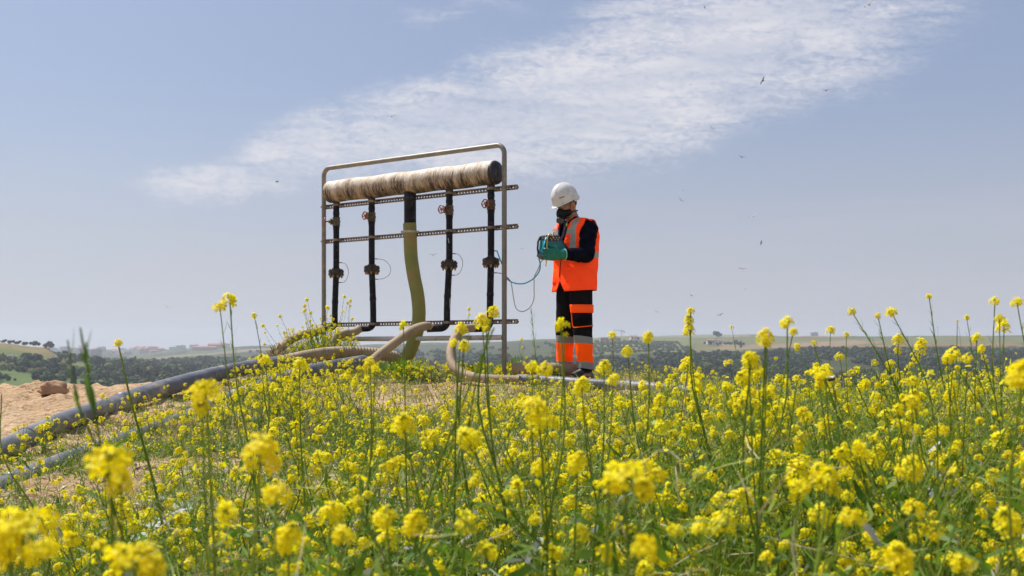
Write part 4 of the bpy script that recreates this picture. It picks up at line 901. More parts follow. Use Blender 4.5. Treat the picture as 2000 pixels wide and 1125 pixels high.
# the dark scrub wood in the valley: one mass
A = QA(); base = []
for k in range(8):
    base.append(crown_arrays(rg, 3, .9, 1.0, 1.9))
nsc = 0
for it in range(5900):
    if it < 4300: px = rg.uniform(940, 2080); Yd = np.exp(rg.uniform(np.log(330), np.log(1010)))
    else: px = rg.uniform(-60, 960); Yd = np.exp(rg.uniform(np.log(440), np.log(1300)))
    a = ua(px)
    if a < -.37 and 615 < Yd < 780: continue
    if a < -.1 and (fbm(a*22, Yd/130, 55, 2) < -.28 or (Yd < 540 and fbm(a*40, Yd/40, 5, 2) < .05)): continue
    if a > 0 and Yd > 880+80*float(fbm(a*20, .5, 8, 2)): continue
    if a > 0 and fbm(a*30, Yd/90, 56, 2) < -.34: continue
    V, Q, M = base[rg.integers(8)]; s_ = rg.uniform(.9, 2.0)*(.95 if a > 0 else 1.0)*(Yd/750)**.4; th = rg.uniform(0, 6.28); c, s2 = math.cos(th), math.sin(th)
    V2 = (V@np.array([[c, s2, 0], [-s2, c, 0], [0, 0, 1]]))*s_+[a*Yd, Yd, float(Hf(a*Yd, Yd))-.6]; A.add(V2, Q, (0 if rg.random() < .75 else 1) if a > -.1 else int(rg.choice(4, p=[.3, .3, .28, .12])))
V, Q, M = A.get(); o = bpy.data.objects.new('valley_scrub', quads_mesh('valley_scrub', V, Q, M, [M_leafs[2], M_leafs[1], M_leafs[0], M_leafs[3]])); COL.objects.link(o); tag(o, 'dark scrub wood filling the valley slopes', 'scrub', kind='stuff')
# buildings
M_wall = [mat('wall_%d' % i, c, None, 1, .9) for i, c in enumerate(((.62, .58, .52), (.48, .30, .24), (.70, .68, .64), (.42, .34, .30)))]
M_roof = mat('red_roof', (.36, .15, .10), None, 1, .9); M_win = mat('dark_window', (.03, .035, .04), None, 1, .3); M_groof = mat('grey_roof', (.42, .42, .42), None, 1, .8)
def house(px, Yd, w, d_, h, wall, flat, label, group=None, name='house', parts=False, rot=None, dz=0):
    mb = MB(); M3 = Matrix.Rotation(rnd.uniform(-.6, .6) if rot is None else rot, 3, 'Z'); mb.box((0, 0, h/2-1), (w, d_, h+2), M3, 0)
    if flat: mb.box((0, 0, h+.15), (w+.4, d_+.4, .5), M3, 1); mb.box((w*.2, 0, h+1), (w*.25, d_*.3, 1.6), M3, 0)
    else:
        r = h*.35; vs = [M3@Vector(q) for q in ((-w/2-.5, -d_/2-.5, h), (w/2+.5, -d_/2-.5, h), (w/2+.5, d_/2+.5, h), (-w/2-.5, d_/2+.5, h), (-w/2-.3, 0, h+r), (w/2+.3, 0, h+r))]; mb.add(vs, [(0, 1, 5, 4), (2, 3, 4, 5), (0, 4, 3), (1, 2, 5), (3, 2, 1, 0)], 1)
    nx = max(2, int(w/3)); nz = max(1, int(h/3))
    for i in range(nx):
        for j in range(nz): mb.box(M3@Vector((-w/2+(i+.5)*w/nx, -d_/2-.02, (j+.55)*h/nz)), (w/nx*.4, .12, h/nz*.45), M3, 2)
    o = mb.build(name, [wall, M_groof if flat else M_roof, M_win], None, smooth=False); X = ua(px)*Yd; o.location = (X, Yd, float(Hf(X, Yd))+dz); tag(o, label, 'building' if name != 'house' else 'house', group); return o
for i in range(64):
    px = rnd.uniform(84, 330) if i < 50 else rnd.uniform(330, 470); Yd = rnd.uniform(2300, 3150)
    if px < 150: Yd = rnd.uniform(2700, 3150)
    house(px, Yd, rnd.uniform(9, 19), rnd.uniform(8, 14), rnd.choice((4, 6, 7, 9)), rnd.choice(M_wall), rnd.random() < .5, 'small pale house of the distant town on the left skyline', 'houses of the distant town')
house(188, 2150, 17, 12, 13, mat('maroon_wall', (.16, .06, .08), None, 1, .9), True, 'dark maroon block in the distant town between the hills', name='apartment_block')
house(400, 2150, 44, 12, 6, M_wall[1], False, 'long low pink building with red roof on the left skyline', name='farm_building', rot=0.1); house(424, 2250, 34, 12, 8, M_wall[1], False, 'shorter pink building right behind the long red roofed one', name='farm_building', rot=0)
house(1237, 1340, 8, 6, 4, M_wall[2], False, 'small white farmhouse on the skyline right of the worker', name='farmhouse', rot=.2, dz=.5)
house(1192, 1345, 24, 6, 3.2, M_wall[1], True, 'long low reddish wall building on the skyline behind the orchard', name='farm_building', rot=.0, dz=.3)
house(1590, 2550, 16, 9, 12, M_wall[3], True, 'squat grey block at the end of the flat skyline ridge', name='water_tower', rot=0, dz=1)
for px, Yd in ((1385, 1210), (1396, 1215), (1406, 1212)): house(px, Yd, 5, 4, 2.6, M_wall[2], False, 'tiny white shed among the trees at the top of the orchard', 'white sheds above the orchard', name='shed', rot=.1, dz=2.5)
for px, Yd, lb in ((107, 640, 'small white hut among the trees of the left hillside'), (23, 600, 'tiny pale hut at the left edge of the wood'),): house(px, Yd, 2.6, 2.2, 1.5, M_wall[2], True, lb, name='hut', rot=0, dz=.6)
# crane
cr = empty('tower_crane', (ua(1214)*1800, 1800, float(Hf(ua(1214)*1800, 1800))), 'thin grey tower crane on the skyline right of the worker', 'crane')
M_cr = mat('crane_steel', (.35, .35, .36), None, 1, .6); q = Vector(cr.location); zt_ = (HY-646)/F*1800
def lat(a, b_, w, name):
    mb = MB(); a = Vector(a); b_ = Vector(b_); d_ = (b_-a); L = d_.length; d_ /= L; u_ = Vector((0, 1, 0)); v_ = d_.cross(u_).normalized(); n = max(2, int(L/w/1.2))
    for s1, s2 in ((1, 1), (1, -1), (-1, 1), (-1, -1)): mb.tube([a+u_*s1*w/2+v_*s2*w/2, b_+u_*s1*w/2+v_*s2*w/2], .16, 4)
    for i in range(n): mb.tube([a+d_*L*i/n+v_*w/2*(1 if i % 2 else -1)-u_*w/2, a+d_*L*(i+1)/n+v_*w/2*(-1 if i % 2 else 1)-u_*w/2], .13, 4)
    return mb.build(name, M_cr, cr, smooth=False)
lat((q.x, q.y, q.z-2), (q.x, q.y, zt_+2), 1.4, 'mast'); lat((q.x-13, q.y, zt_+1.2), (q.x+4, q.y, zt_-.6), 1.0, 'jib'); mb = MB(); mb.box((q.x+4, q.y, zt_-1.8), (1.8, 1.4, 2.4)); mb.build('counterweight', M_cr, cr, smooth=False)
mb = MB(); mb.tube([Vector((q.x, q.y, zt_+3)), Vector((q.x-11, q.y, zt_+1.4))], .1, 4); mb.tube([Vector((q.x, q.y, zt_+3)), Vector((q.x+4, q.y, zt_))], .1, 4); mb.build('tie_rod', M_cr, cr)
# pylons
for px, Yd, h, lb in ((364, 1500, 13, 'thin dark mast standing on the ridge left of the pipe frame'), (1832, 1400, 14, 'thin pole standing on the green skyline at right'), (538, 1500, 12, 'slim pole with crossbar on the ridge beside the frame')):
    X = ua(px)*Yd; z0 = float(Hf(X, Yd)); p = empty('utility_pole', (X, Yd, z0), lb, 'pole'); mb = MB(); mb.tube([Vector((X, Yd, z0-1)), Vector((X, Yd, z0+h))], [.28, .16], 6); mb.build('pole', M_cr, p); mb = MB(); mb.box((X, Yd, z0+h-1), (3.0, .25, .25)); mb.box((X, Yd, z0+h-2.2), (2.2, .25, .25)); mb.build('crossarm', M_cr, p)

# ================= birds =================
M_bird = [mat('bird_dark', (.012, .011, .012), (.03, .026, .022), 3, .9, spec=.1), mat('bird_pale', (.45, .42, .40), (.25, .22, .2), 3, .8), mat('bird_wing_tip', (.02, .02, .02), None, 3, .8)]
def bird(px, py, span, roll, head, col, label, fold=.18):
    Yd = 150.; c = P(px, py, Yd); s_ = span/F*Yd
    b = empty('bird', c, label, 'bird'); b.rotation_mode = 'XYZ'; ORG[b] = Vector((0, 0, 0))
    mb = MB(); mb.tube([Vector((0, .50, .01)), Vector((0, .43, .02)), Vector((0, .36, .012)), Vector((0, .2, 0)), Vector((0, -.05, -.01)), Vector((0, -.25, 0)), Vector((0, -.34, .005))], [.008, .032, .036, .072, .080, .040, .02], 10); mb.build('body', M_bird[col], b)
    mb = MB(); mb.add([Vector((-.03, -.28, .004)), Vector((.03, -.28, .004)), Vector((.09, -.50, .0)), Vector((.0, -.47, .0)), Vector((-.09, -.50, 0)), Vector((0, -.3, .015))], [(0, 1, 2, 3), (0, 3, 4), (5, 2, 1), (5, 3, 2), (5, 4, 3), (5, 0, 4)]); mb.build('tail', M_bird[col], b)
    for sd_ in (-1, 1):
        W_pts = [(0.05, .20, -.17, 0), (.30, .25, -.17, fold*.35), (.60, .20, -.17, fold*.55), (.85, .08, -.20, fold*.5), (1.0, -.03, -.16, fold*.35)]
        mb = MB(); up_ = []; 
        for x, yf, yb, z in W_pts: up_ += [Vector((sd_*x, yf, z)), Vector((sd_*x, (yf+yb)/2, z+.02)), Vector((sd_*x, yb, z)), Vector((sd_*x, (yf+yb)/2, z-.006))]
        fs = []; 
        for i in range(4):
            for j in range(4): fs.append((i*4+j, i*4+(j+1) % 4, i*4+4+(j+1) % 4, i*4+4+j))
        fs += [(0, 3, 2, 1), (16, 17, 18, 19)]; mb.add(up_, fs); mb.m = [0 if f_ < 12 else 1 for f_ in range(len(fs))]; mb.build('wing', [M_bird[col], M_bird[2]], b)
    b.scale = (s_*.62, s_*.62, s_*1.3); b.rotation_euler = (R(roll[0]), R(roll[1]), R(head)); return b
BL = [(1697, 9, 19, (25, -38), 10, 1, 'large pale soaring bird tilted steeply at the top right of the sky'), (1376, 15, 8, (60, 20), 70, 0, 'small dark bird at the top edge right of the middle'),
 (1490, 158, 15, (10, -62), 20, 0, 'dark bird banking almost upright in front of the broad cloud'), (1613, 177, 12, (20, -6), 10, 0, 'small brown bird flying level at the lower cloud edge on the right'),
 (1390, 250, 12, (15, 45), 0, 0, 'dark bird slanting down right below the middle of the cloud'), (1449, 307, 13, (5, 8), 5, 0, 'dark bird gliding level just below the cloud'),
 (1330, 391, 11, (15, 38), -10, 0, 'dark bird slanting down right above and right of the hard hat'), (1472, 422, 16, (12, -22), 0, 1, 'pale long winged bird gliding halfway down the right sky'),
 (1487, 474, 8, (10, -75), 40, 0, 'black bird seen nearly upright, lower in the right sky'), (1450, 525, 12, (40, 0), 0, 1, 'white bird barely visible in the lower right sky'),
 (1350, 577, 10, (20, 30), 10, 0, 'dark bird low over the tall stacked flower stem'), (1407, 615, 10, (20, -22), 0, 0, 'lowest dark bird close above the right skyline'),
 (1283, 609, 8, (30, 18), 0, 1, 'tiny pale bird low between the worker and the stacked flower'), (1349, 165, 4, (30, 0), 30, 0, 'tiny speck of a bird inside the cloud left of the upright dark bird'),
 (1649, 128, 6, (20, -10), 0, 1, 'tiny pale bird in the right part of the cloud'), (1667, 85, 7, (20, -15), 0, 1, 'tiny pale bird below the large tilted bird'), (1923, 45, 8, (20, -15), 0, 1, 'faint pale bird near the top right corner'),
 (765, 228, 14, (15, -8), 5, 0, 'grey bird gliding level in the cloud above the pipe frame'), (541, 355, 8, (50, -20), 60, 0, 'small black bird left of the pipe frame'), (1020, 486, 7, (8, 3), 0, 0, 'small bird between the right post and the worker'),
 (846, 498, 14, (8, -4), 0, 0, 'small bird seen through the frame left of the third riser'), (327, 600, 9, (12, 12), 0, 1, 'pale bird low in the left sky above the valley'), (1456, 565, 4, (30, 0), 30, 0, 'tiny dark speck of a bird above the low skyline birds'), (1334, 372, 4, (20, 10), 80, 0, 'tiny speck of a bird just above the bird over the worker')]
for q in BL: bird(*q)
# ================= vegetation =================
def petmat():
    m, t, b = newmat('petal_yellow'); g = t.new('ShaderNodeNewGeometry').outputs['Position']; n = t.noise(g, 9, 3); n2 = t.noise(g, 140, 2)
    c = t.mix(t.ramp(n, .35, .65), (.93, .79, .003), (.95, .86, .008)); c = t.mix(t.ramp(n2, .55, .75), c, (.88, .66, .003))
    t.put(b.inputs['Base Color'], c); b.inputs['Roughness'].default_value = .6; b.inputs['Specular IOR Level'].default_value = .25
    tr = t.new('ShaderNodeBsdfTranslucent'); t.put(tr.inputs[0], c); mx = t.new('ShaderNodeMixShader'); mx.inputs[0].default_value = .45
    o = m.node_tree.nodes['Material Output']; t.l.new(b.outputs[0], mx.inputs[1]); t.l.new(tr.outputs[0], mx.inputs[2]); t.l.new(mx.outputs[0], o.inputs[0]); return m
def leafmat(name, c1, c2, tl=.35, sc=6, rough=.55):
    m, t, b = newmat(name); g = t.new('ShaderNodeNewGeometry').outputs['Position']; c = t.mix(t.ramp(t.noise(g, sc, 4), .35, .65), c1, c2); t.put(b.inputs['Base Color'], c); b.inputs['Roughness'].default_value = rough; b.inputs['Specular IOR Level'].default_value = .35
    tr = t.new('ShaderNodeBsdfTranslucent'); t.put(tr.inputs[0], c); mx = t.new('ShaderNodeMixShader'); mx.inputs[0].default_value = tl
    o = m.node_tree.nodes['Material Output']; t.l.new(b.outputs[0], mx.inputs[1]); t.l.new(tr.outputs[0], mx.inputs[2]); t.l.new(mx.outputs[0], o.inputs[0]); return m
M_pet = petmat(); M_bud = leafmat('bud_green_yellow', (.42, .42, .03), (.34, .40, .05)); M_stem = leafmat('stem_green', (.12, .205, .010), (.23, .32, .030), .25, 5); M_leaf = leafmat('leaf_green', (.06, .15, .008), (.18, .31, .020), .4, 4)
M_olv = leafmat('grass_olive', (.16, .23, .012), (.29, .35, .040), .35, 3); M_dry = leafmat('dry_straw', (.42, .35, .18), (.55, .47, .27), .2, 5, .8); M_sil = leafmat('silver_leaf', (.34, .38, .32), (.48, .50, .44), .15, 7, .5); M_stemdry = leafmat('stem_brownish', (.22, .20, .10), (.28, .22, .14), .1, 5)
VM = [M_stem, M_leaf, M_pet, M_bud, M_olv, M_dry, M_sil, M_stemdry]
def frame_to(d_):
    d_ = np.asarray(d_, float); d_ = d_/np.linalg.norm(d_); a = np.array([0, 0, 1.]) if abs(d_[2]) < .95 else np.array([1., 0, 0]); u = np.cross(a, d_); u /= np.linalg.norm(u); return np.stack([u, np.cross(d_, u), d_], 0)   # rows
def tube_np(A, pts, rs, n, M):
    pts = np.asarray(pts); k = len(pts); T = np.gradient(pts, axis=0); T /= np.linalg.norm(T, axis=1)[:, None]; a = np.arange(n)*2*np.pi/n; V = []
    u0 = np.array([1., .1, .0])
    for i in range(k):
        u = u0-T[i]*u0.dot(T[i]); u /= np.linalg.norm(u); w = np.cross(T[i], u); V.append(pts[i]+(np.cos(a)[:, None]*u+np.sin(a)[:, None]*w)*rs[i])
    V = np.concatenate(V); i = np.arange(k*n).reshape(k, n); Q = np.stack([i[:-1], np.roll(i, -1, 1)[:-1], np.roll(i, -1, 1)[1:], i[1:]], -1).reshape(-1, 4); A.add(V, Q, M)
def leaf_np(A, p, d_, L, w, M, droop=.5, seg=3, rg=rng, cup=.0):
    d_ = np.asarray(d_, float); d_ /= np.linalg.norm(d_); s_ = np.cross(d_, [0, 0, 1.]); s_ /= np.linalg.norm(s_)+1e-9; V = []
    prof_ = {3: (.3, 1, .75, .08), 2: (.5, 1, .1), 4: (.15, .8, 1, .6, .05), 1: (1, .3)}[seg]; q = np.array(p, float)
    for i in range(seg+1):
        ww = w*prof_[i]; V += [q-s_*ww, q+s_*ww]; d_ = d_+np.array([0, 0, -droop/seg]); d_ /= np.linalg.norm(d_); q = q+d_*L/seg
    A.add(V, [[2*i, 2*i+1, 2*i+3, 2*i+2] for i in range(seg)], M)
def make_head(rg, nfl, rad, seg=2, tall=1.0):
    """raceme top seen as a dome of four-petalled flowers round a knot of buds; origin where it meets the stem"""
    A = QA(); V = []; M = []
    skew = rg.normal(0, .25, 2)
    for k in range(nfl):
        f = (k+.6)/nfl; el = math.acos(max(-.72, 1-1.62*f**1.15)); az = k*2.39996+rg.normal(0, .45); rr_ = rad*(.62+.62*rg.random())
        d_ = np.array([math.sin(el)*math.cos(az), math.sin(el)*math.sin(az), math.cos(el)*tall+.1]); d_[:2] += skew*.35; c = np.array([0, 0, .004-.010*max(0, f-.6)])+d_*rr_
        B = frame_to(d_*[1, 1, .75]+[0, 0, .5]+rg.normal(0, .30, 3)); a0 = rg.random()*1.57; pl_ = .0078*(.8+.45*rg.random()); op = rg.uniform(.05, .45)
        for j in range(4):
            a = a0+j*math.pi/2; e = B[0]*math.cos(a)+B[1]*math.sin(a); s_ = -B[0]*math.sin(a)+B[1]*math.cos(a); up = B[2]
            p0 = c+e*.0012; p1 = c+e*pl_*.68+up*pl_*op; p2 = c+e*pl_*1.05+up*pl_*(op-.12)
            if seg == 2: A.add([p0-s_*.0009, p0+s_*.0009, p1+s_*pl_*.43, p1-s_*pl_*.43, p2+s_*pl_*.30, p2-s_*pl_*.30], [[0, 1, 2, 3], [3, 2, 4, 5]], 2)
            else: A.add([p0-s_*.0012, p0+s_*.0012, p2+s_*pl_*.42, p2-s_*pl_*.42], [[0, 1, 2, 3]], 2)
        if seg == 2:
            q = np.array([0, 0, -.010+.012*(1-f)]); sd_ = np.cross(c-q, [0, 0, 1.]); sd_ /= np.linalg.norm(sd_)+1e-9; A.add([q-sd_*.0006, q+sd_*.0006, c+sd_*.0006, c-sd_*.0006], [[0, 1, 2, 3]], 3)
    nb = 9 if seg == 2 else 3
    for k in range(nb):
        a = k*2.4; r_ = rad*.42*math.sqrt((k+.4)/nb); c = np.array([math.cos(a)*r_, math.sin(a)*r_, rad*(.78+.25*rg.random())*tall]); s_ = .0024 if seg == 2 else .0042
        A.add([c+[s_, 0, 0], c+[0, s_, 0], c+[-s_, 0, 0], c+[0, -s_, 0], c+[0, 0, s_*2.0], c+[0, 0, -s_*1.6]], [[0, 1, 4, 4], [1, 2, 4, 4], [2, 3, 4, 4], [3, 0, 4, 4]] if False else [[0, 4, 2, 5], [1, 4, 3, 5]], 3)
    return A.get()
HEADS = [make_head(rng, n_, r_, 2, tl_) for n_, r_, tl_ in ((15, .0135, .8), (18, .0155, .75), (22, .0165, .9), (12, .012, .8), (26, .0175, 1.15), (9, .010, .9), (30, .0165, 1.6), (20, .019, .6))]
HEADS_LO = [make_head(rng, n_, r_, 1, tl_) for n_, r_, tl_ in ((9, .012, .8), (11, .014, .75), (13, .015, .9), (7, .0105, .8), (14, .0155, 1.2), (6, .009, .9))]
def branch_pts(p, d_, L, up, n=5):
    pts = [np.array(p, float)]; d_ = np.array(d_, float)
    for i in range(n): d_ = d_/np.linalg.norm(d_)*(1-up)+np.array([0, 0, 1])*up; d_ /= np.linalg.norm(d_); pts.append(pts[-1]+d_*L/n)
    return np.array(pts), d_
def pods(A, rg, pts, n, M=0, L=.022, t0=.35, t1=.95, w=.0009, ang=.75):
    for k in range(n):
        t_ = t0+(t1-t0)*(k+rg.random()*.5)/n; x = t_*(len(pts)-1); i = min(int(x), len(pts)-2); p = pts[i]+(pts[i+1]-pts[i])*(x-i); ax_ = pts[i+1]-pts[i]; ax_ /= np.linalg.norm(ax_)
        a = k*2.4+rg.random(); B = frame_to(ax_); d_ = (B[0]*math.cos(a)+B[1]*math.sin(a))*math.sin(ang)+ax_*math.cos(ang)
        s_ = np.cross(d_, ax_); s_ /= np.linalg.norm(s_)+1e-9; L_ = L*(.7+.6*rg.random()); m_ = p+d_*L_*.5; e = p+d_*L_+ax_*L_*.25
        A.add([p-s_*w*.5, p+s_*w*.5, m_+s_*w*1.3, m_-s_*w*1.3, e+s_*w*.3, e-s_*w*.3], [[0, 1, 2, 3], [3, 2, 4, 5]], M)
def make_plant(rg, h, nbr, lo=False):
    St = QA(); Lf = QA(); heads = []; ns = 3 if lo else 5; r0 = .0018+.0022*h
    lean = rg.normal(0, .27, 2); d_ = np.array([lean[0], lean[1], 1.]); pts, e = branch_pts((0, 0, -.03), d_, h*.97, .07, 6); pts[1:-1, :2] += rg.normal(0, .016, (5, 2))*h; tube_np(St, pts, np.linspace(r0, r0*.35, 7), ns, 0)
    heads.append((pts[-1], e, rg.integers(0, 6 if lo else 8), 1.0)); pods(St, rg, pts, int(4+8*h), 0, t0=.66, t1=.97)
    for b_ in range(nbr):
        t_ = .28+.60*(b_+.3*rg.random())/nbr; x = t_*6; i = int(x); p = pts[i]+(pts[i+1]-pts[i])*(x-i); a = b_*2.4+rg.random()*1.5; sp = rg.uniform(.55, 1.25); L = h*rg.uniform(.18, .50)*(1.15-t_*.5)
        bp_, e2 = branch_pts(p, (math.cos(a)*sp, math.sin(a)*sp, .75), L, .14, 4); tube_np(St, bp_, np.linspace(r0*.55, r0*.28, 5), 3, 0); heads.append((bp_[-1], e2, rg.integers(0, 6), rg.uniform(.7, 1.0))); pods(St, rg, bp_, 4 if lo else 11, 0, t0=.25)
        if not lo and rg.random() < .6:
            a2 = a+rg.choice([-1, 1])*.8; q = bp_[2]; b2, e3 = branch_pts(q, (math.cos(a2)*.7, math.sin(a2)*.7, .8), L*.45, .15, 3); tube_np(St, b2, np.linspace(r0*.4, r0*.25, 4), 3, 0); heads.append((b2[-1], e3, rg.integers(0, 6), rg.uniform(.5, .8)))
        leaf_np(Lf, p, (math.cos(a), math.sin(a), .5), .05+.05*h*rg.random(), .005, 0, .9, 3)
    for k in range(int((5 if lo else 9)*(.6+h))):
        t_ = rg.uniform(.04, .62); x = t_*6; i = int(x); p = pts[i]+(pts[i+1]-pts[i])*(x-i); a = rg.random()*6.28; L = rg.uniform(.05, .12)*(1.2-t_)*(.6+.6*h); leaf_np(Lf, p, (math.cos(a), math.sin(a), rg.uniform(.1, .9)), L, L*rg.uniform(.09, .2), 0, rg.uniform(.4, 1.3), 3)
    return St.get(), Lf.get(), heads
CLS = [.98, .80, .64, .50, .38, .28, .20]; NB = [7, 6, 6, 5, 4, 3, 2]
PL_HI = {c: [make_plant(rng, h, n) for _ in range(5)] for c, (h, n) in enumerate(zip(CLS, NB)) if h >= .38}
PL_LO = {c: [make_plant(rng, h, n, True) for _ in range(4)] for c, (h, n) in enumerate(zip(CLS, NB))}
CAPX = [-100, 0, 120, 260, 400, 520, 640, 800, 1000, 1120, 1200, 1300, 1450, 1600, 1750, 1900, 2100]; CAPY = [985, 965, 950, 915, 860, 830, 800, 785, 775, 762, 745, 722, 700, 685, 672, 662, 655]
def cap_height(X, Y, g):
    px = 1000+F*X/Y
    if Y > 5.6 and 215 < px < 760: return (HY-np.interp(px, [200, 300, 350, 420, 520, 700, 760], [955, 895, 830, 745, 690, 690, 745]))/F*Y-g
    far_ = np.interp(px, [1120, 1200, 1300, 1450, 1600, 1800, 2000], [0, 22, 40, 50, 52, 50, 48])*np.clip((Y-3.6)/1.2, 0, 1)
    return (HY-np.interp(px, CAPX, CAPY)-far_)/F*Y-g
def bare(X, Y):
    """0 where the soil is bare, 1 in the dense field"""
    px = 1000+F*X/Y; d_ = 1.0
    xp = np.interp(Y, [4.7, 5.5, 6.4, 7.5, 8.3, 9.3, 10.3], [-2.9, -2.5, -2.78, -2.72, -2.62, -2.45, -2.0]); d_ = d_*sst(X, xp-.25, xp+.10)
    patch_ = np.exp(-(((X+.75)/.95)**2+((Y-9.0)/.75)**2)); d_ = d_*(1-.80*patch_)
    lowl = np.exp(-(((px-170)/230)**2+((Y-4.3)/1.5)**2)); d_ = d_*(1-.42*lowl)
    d_ = d_*np.clip(.75+fbm(X*1.1, Y*1.1, 61, 3)*1.6, .12, 1)
    return d_
# mustard plants: positions
cand = []
def scatter(n, y0, y1, dens):
    Ys = np.sqrt(rng.uniform(y0*y0, y1*y1, n)); ks = rng.uniform(-.49, .49, n); Xs = ks*Ys; keep = rng.random(n) < bare(Xs, Ys)*dens
    for X, Y in zip(Xs[keep], Ys[keep]): cand.append((X, Y))
scatter(75, 1.1, 2.0, 1.0); scatter(270, 1.5, 3.1, 1.0); scatter(640, 3.1, 5.0, 1.0); scatter(1250, 5.0, 7.6, .95); scatter(1300, 7.6, 11.8, .7)
for _ in range(80):
    Y = rng.uniform(9.3, 10.4); cand.append(((rng.uniform(480, 735)-1000)/F*Y, Y))
for _ in range(150):
    Y = rng.uniform(10.95, 11.7); cand.append(((rng.uniform(540, 690)-1000)/F*Y, Y))
for _ in range(110):
    Y = rng.uniform(10.0, 11.2); cand.append(((rng.uniform(735, 1075)-1000)/F*Y, Y))
plants = []
for X, Y in cand:
    g = gz(X, Y); hc = float(cap_height(X, Y, g)); px = 1000+F*X/Y
    if 7.3 < Y and X > .2:
        if px > 1240: hc = min(hc, .62)
    if X < 0 and Y > 8.4: hc = min(max(hc, .16), .34)
    hc = min(hc, .62) if Y > 5.6 and px < 760 else hc
    h = hc*(1-.58*rng.random()**.75)
    if rng.random() < .05 and px > 1150 and Y > 3.2: h = hc*1.10
    if Y > 10.8 and px < 715: h = rng.uniform(.18, .30+.22*math.exp(-((px-620)/60)**2))
    elif Y > 8.8 and px < 760: h = rng.uniform(.12, .24)
    if .25 < X < .9 and Y > 8.2: h = min(h, .30)
    if h < .13: h = rng.uniform(.13, .2)
    h = min(h, 1.05)
    pY = float(np.interp(px, [-40, 30, 120, 203, 340, 440, 540, 620, 712], [5.1, 5.55, 6.0, 6.5, 7.4, 8.3, 9.2, 9.7, 10.1]))
    if px < 712 and abs(Y-pY) < .16: continue
    if px < 360 and pY-1.6 < Y < pY:
        if rng.random() < .5: continue
        h = min(h, .17 if Y > pY-.8 else .30)
    if px < 430 and pY < Y < pY+2.0:
        if rng.random() < .55: continue
        h = min(h, .26)
    near_person = abs(X-.57) < .3 and abs(Y-10.3) < .35
    if near_person: h = min(h, .2)
    plants.append((X, Y, g, h))
plants.sort(key=lambda q: q[1])
def cls_of(h): return int(np.argmin([abs(math.log(h/c)) for c in CLS]))
# individual plants
HEAD_ME = [quads_mesh('flower_head', V, Q, M, VM) for V, Q, M in HEADS]
HI_ME = {}
for c, L_ in PL_HI.items():
    for k, (st, lf, hd_) in enumerate(L_): HI_ME[(c, k)] = (quads_mesh('stem', *st, [M_stem]), quads_mesh('foliage', *lf, [M_leaf]), hd_)
NIND = 225
def place_individual(X, Y, g, h):
    c = min(cls_of(h), max(PL_HI)); k = int(rng.integers(5)); me_s, me_l, hd_ = HI_ME[(c, k)]; sc = h/max(CLS[c]*.9, max(float(q[0][2]) for q in hd_)+.02); rz = rng.uniform(0, 6.28)
    root = bpy.data.objects.new('mustard_plant', None); COL.objects.link(root); root.location = (X, Y, g); root.rotation_euler = (0, 0, rz); root.scale = (sc, sc, sc)
    far_left = 1000+F*X/Y
    z = 'left' if far_left < 700 else ('middle' if far_left < 1350 else 'right')
    tag(root, 'branching green mustard plant with yellow flower heads in the near %s of the field' % z, 'plant', 'mustard plants in the near %s of the field' % z)
    for nm, me in (('stem', me_s), ('foliage', me_l)): o = bpy.data.objects.new(nm, me); COL.objects.link(o); o.parent = root
    for p, d_, hk, hs in hd_:
        if Y > 1.9 and rng.random() < .12: continue
        o = bpy.data.objects.new('flower_head', HEAD_ME[int(hk)]); COL.objects.link(o); o.parent = root; o.location = [float(q) for q in p]; s_ = float(hs)*rng.uniform(.55, 1.1)/sc; o.scale = (s_, s_, s_)
        q = Vector(d_).to_track_quat('Z', 'Y'); o.rotation_mode = 'QUATERNION'; o.rotation_quaternion = q@Quaternion((0, 0, 1), rng.uniform(0, 6.28))
for q in plants[:NIND]: place_individual(*q)
# tall bushy plants rising out of the carpet
for px, ty, Y in ((1245, 735, 3.4), (1325, 700, 3.8), (1400, 722, 3.0), (1455, 745, 2.6), (1530, 715, 3.6), (1575, 690, 4.2), (1640, 715, 3.0), (1690, 668, 3.6), (1735, 700, 2.8), (1780, 655, 4.0), (1820, 672, 3.2), (1865, 690, 2.7), (1915, 650, 3.6), (1950, 700, 2.4), (1985, 668, 3.0), (1060, 775, 3.2), (960, 790, 3.0), (840, 800, 3.2), (700, 790, 3.6), (560, 800, 3.4), (1725, 760, 2.1), (1890, 780, 1.9), (1600, 790, 2.0), (1480, 800, 2.2)):
    X = (px-1000)/F*Y; g = gz(X, Y); place_individual(X, Y, g, min(1.15, (HY-ty)/F*Y-g))
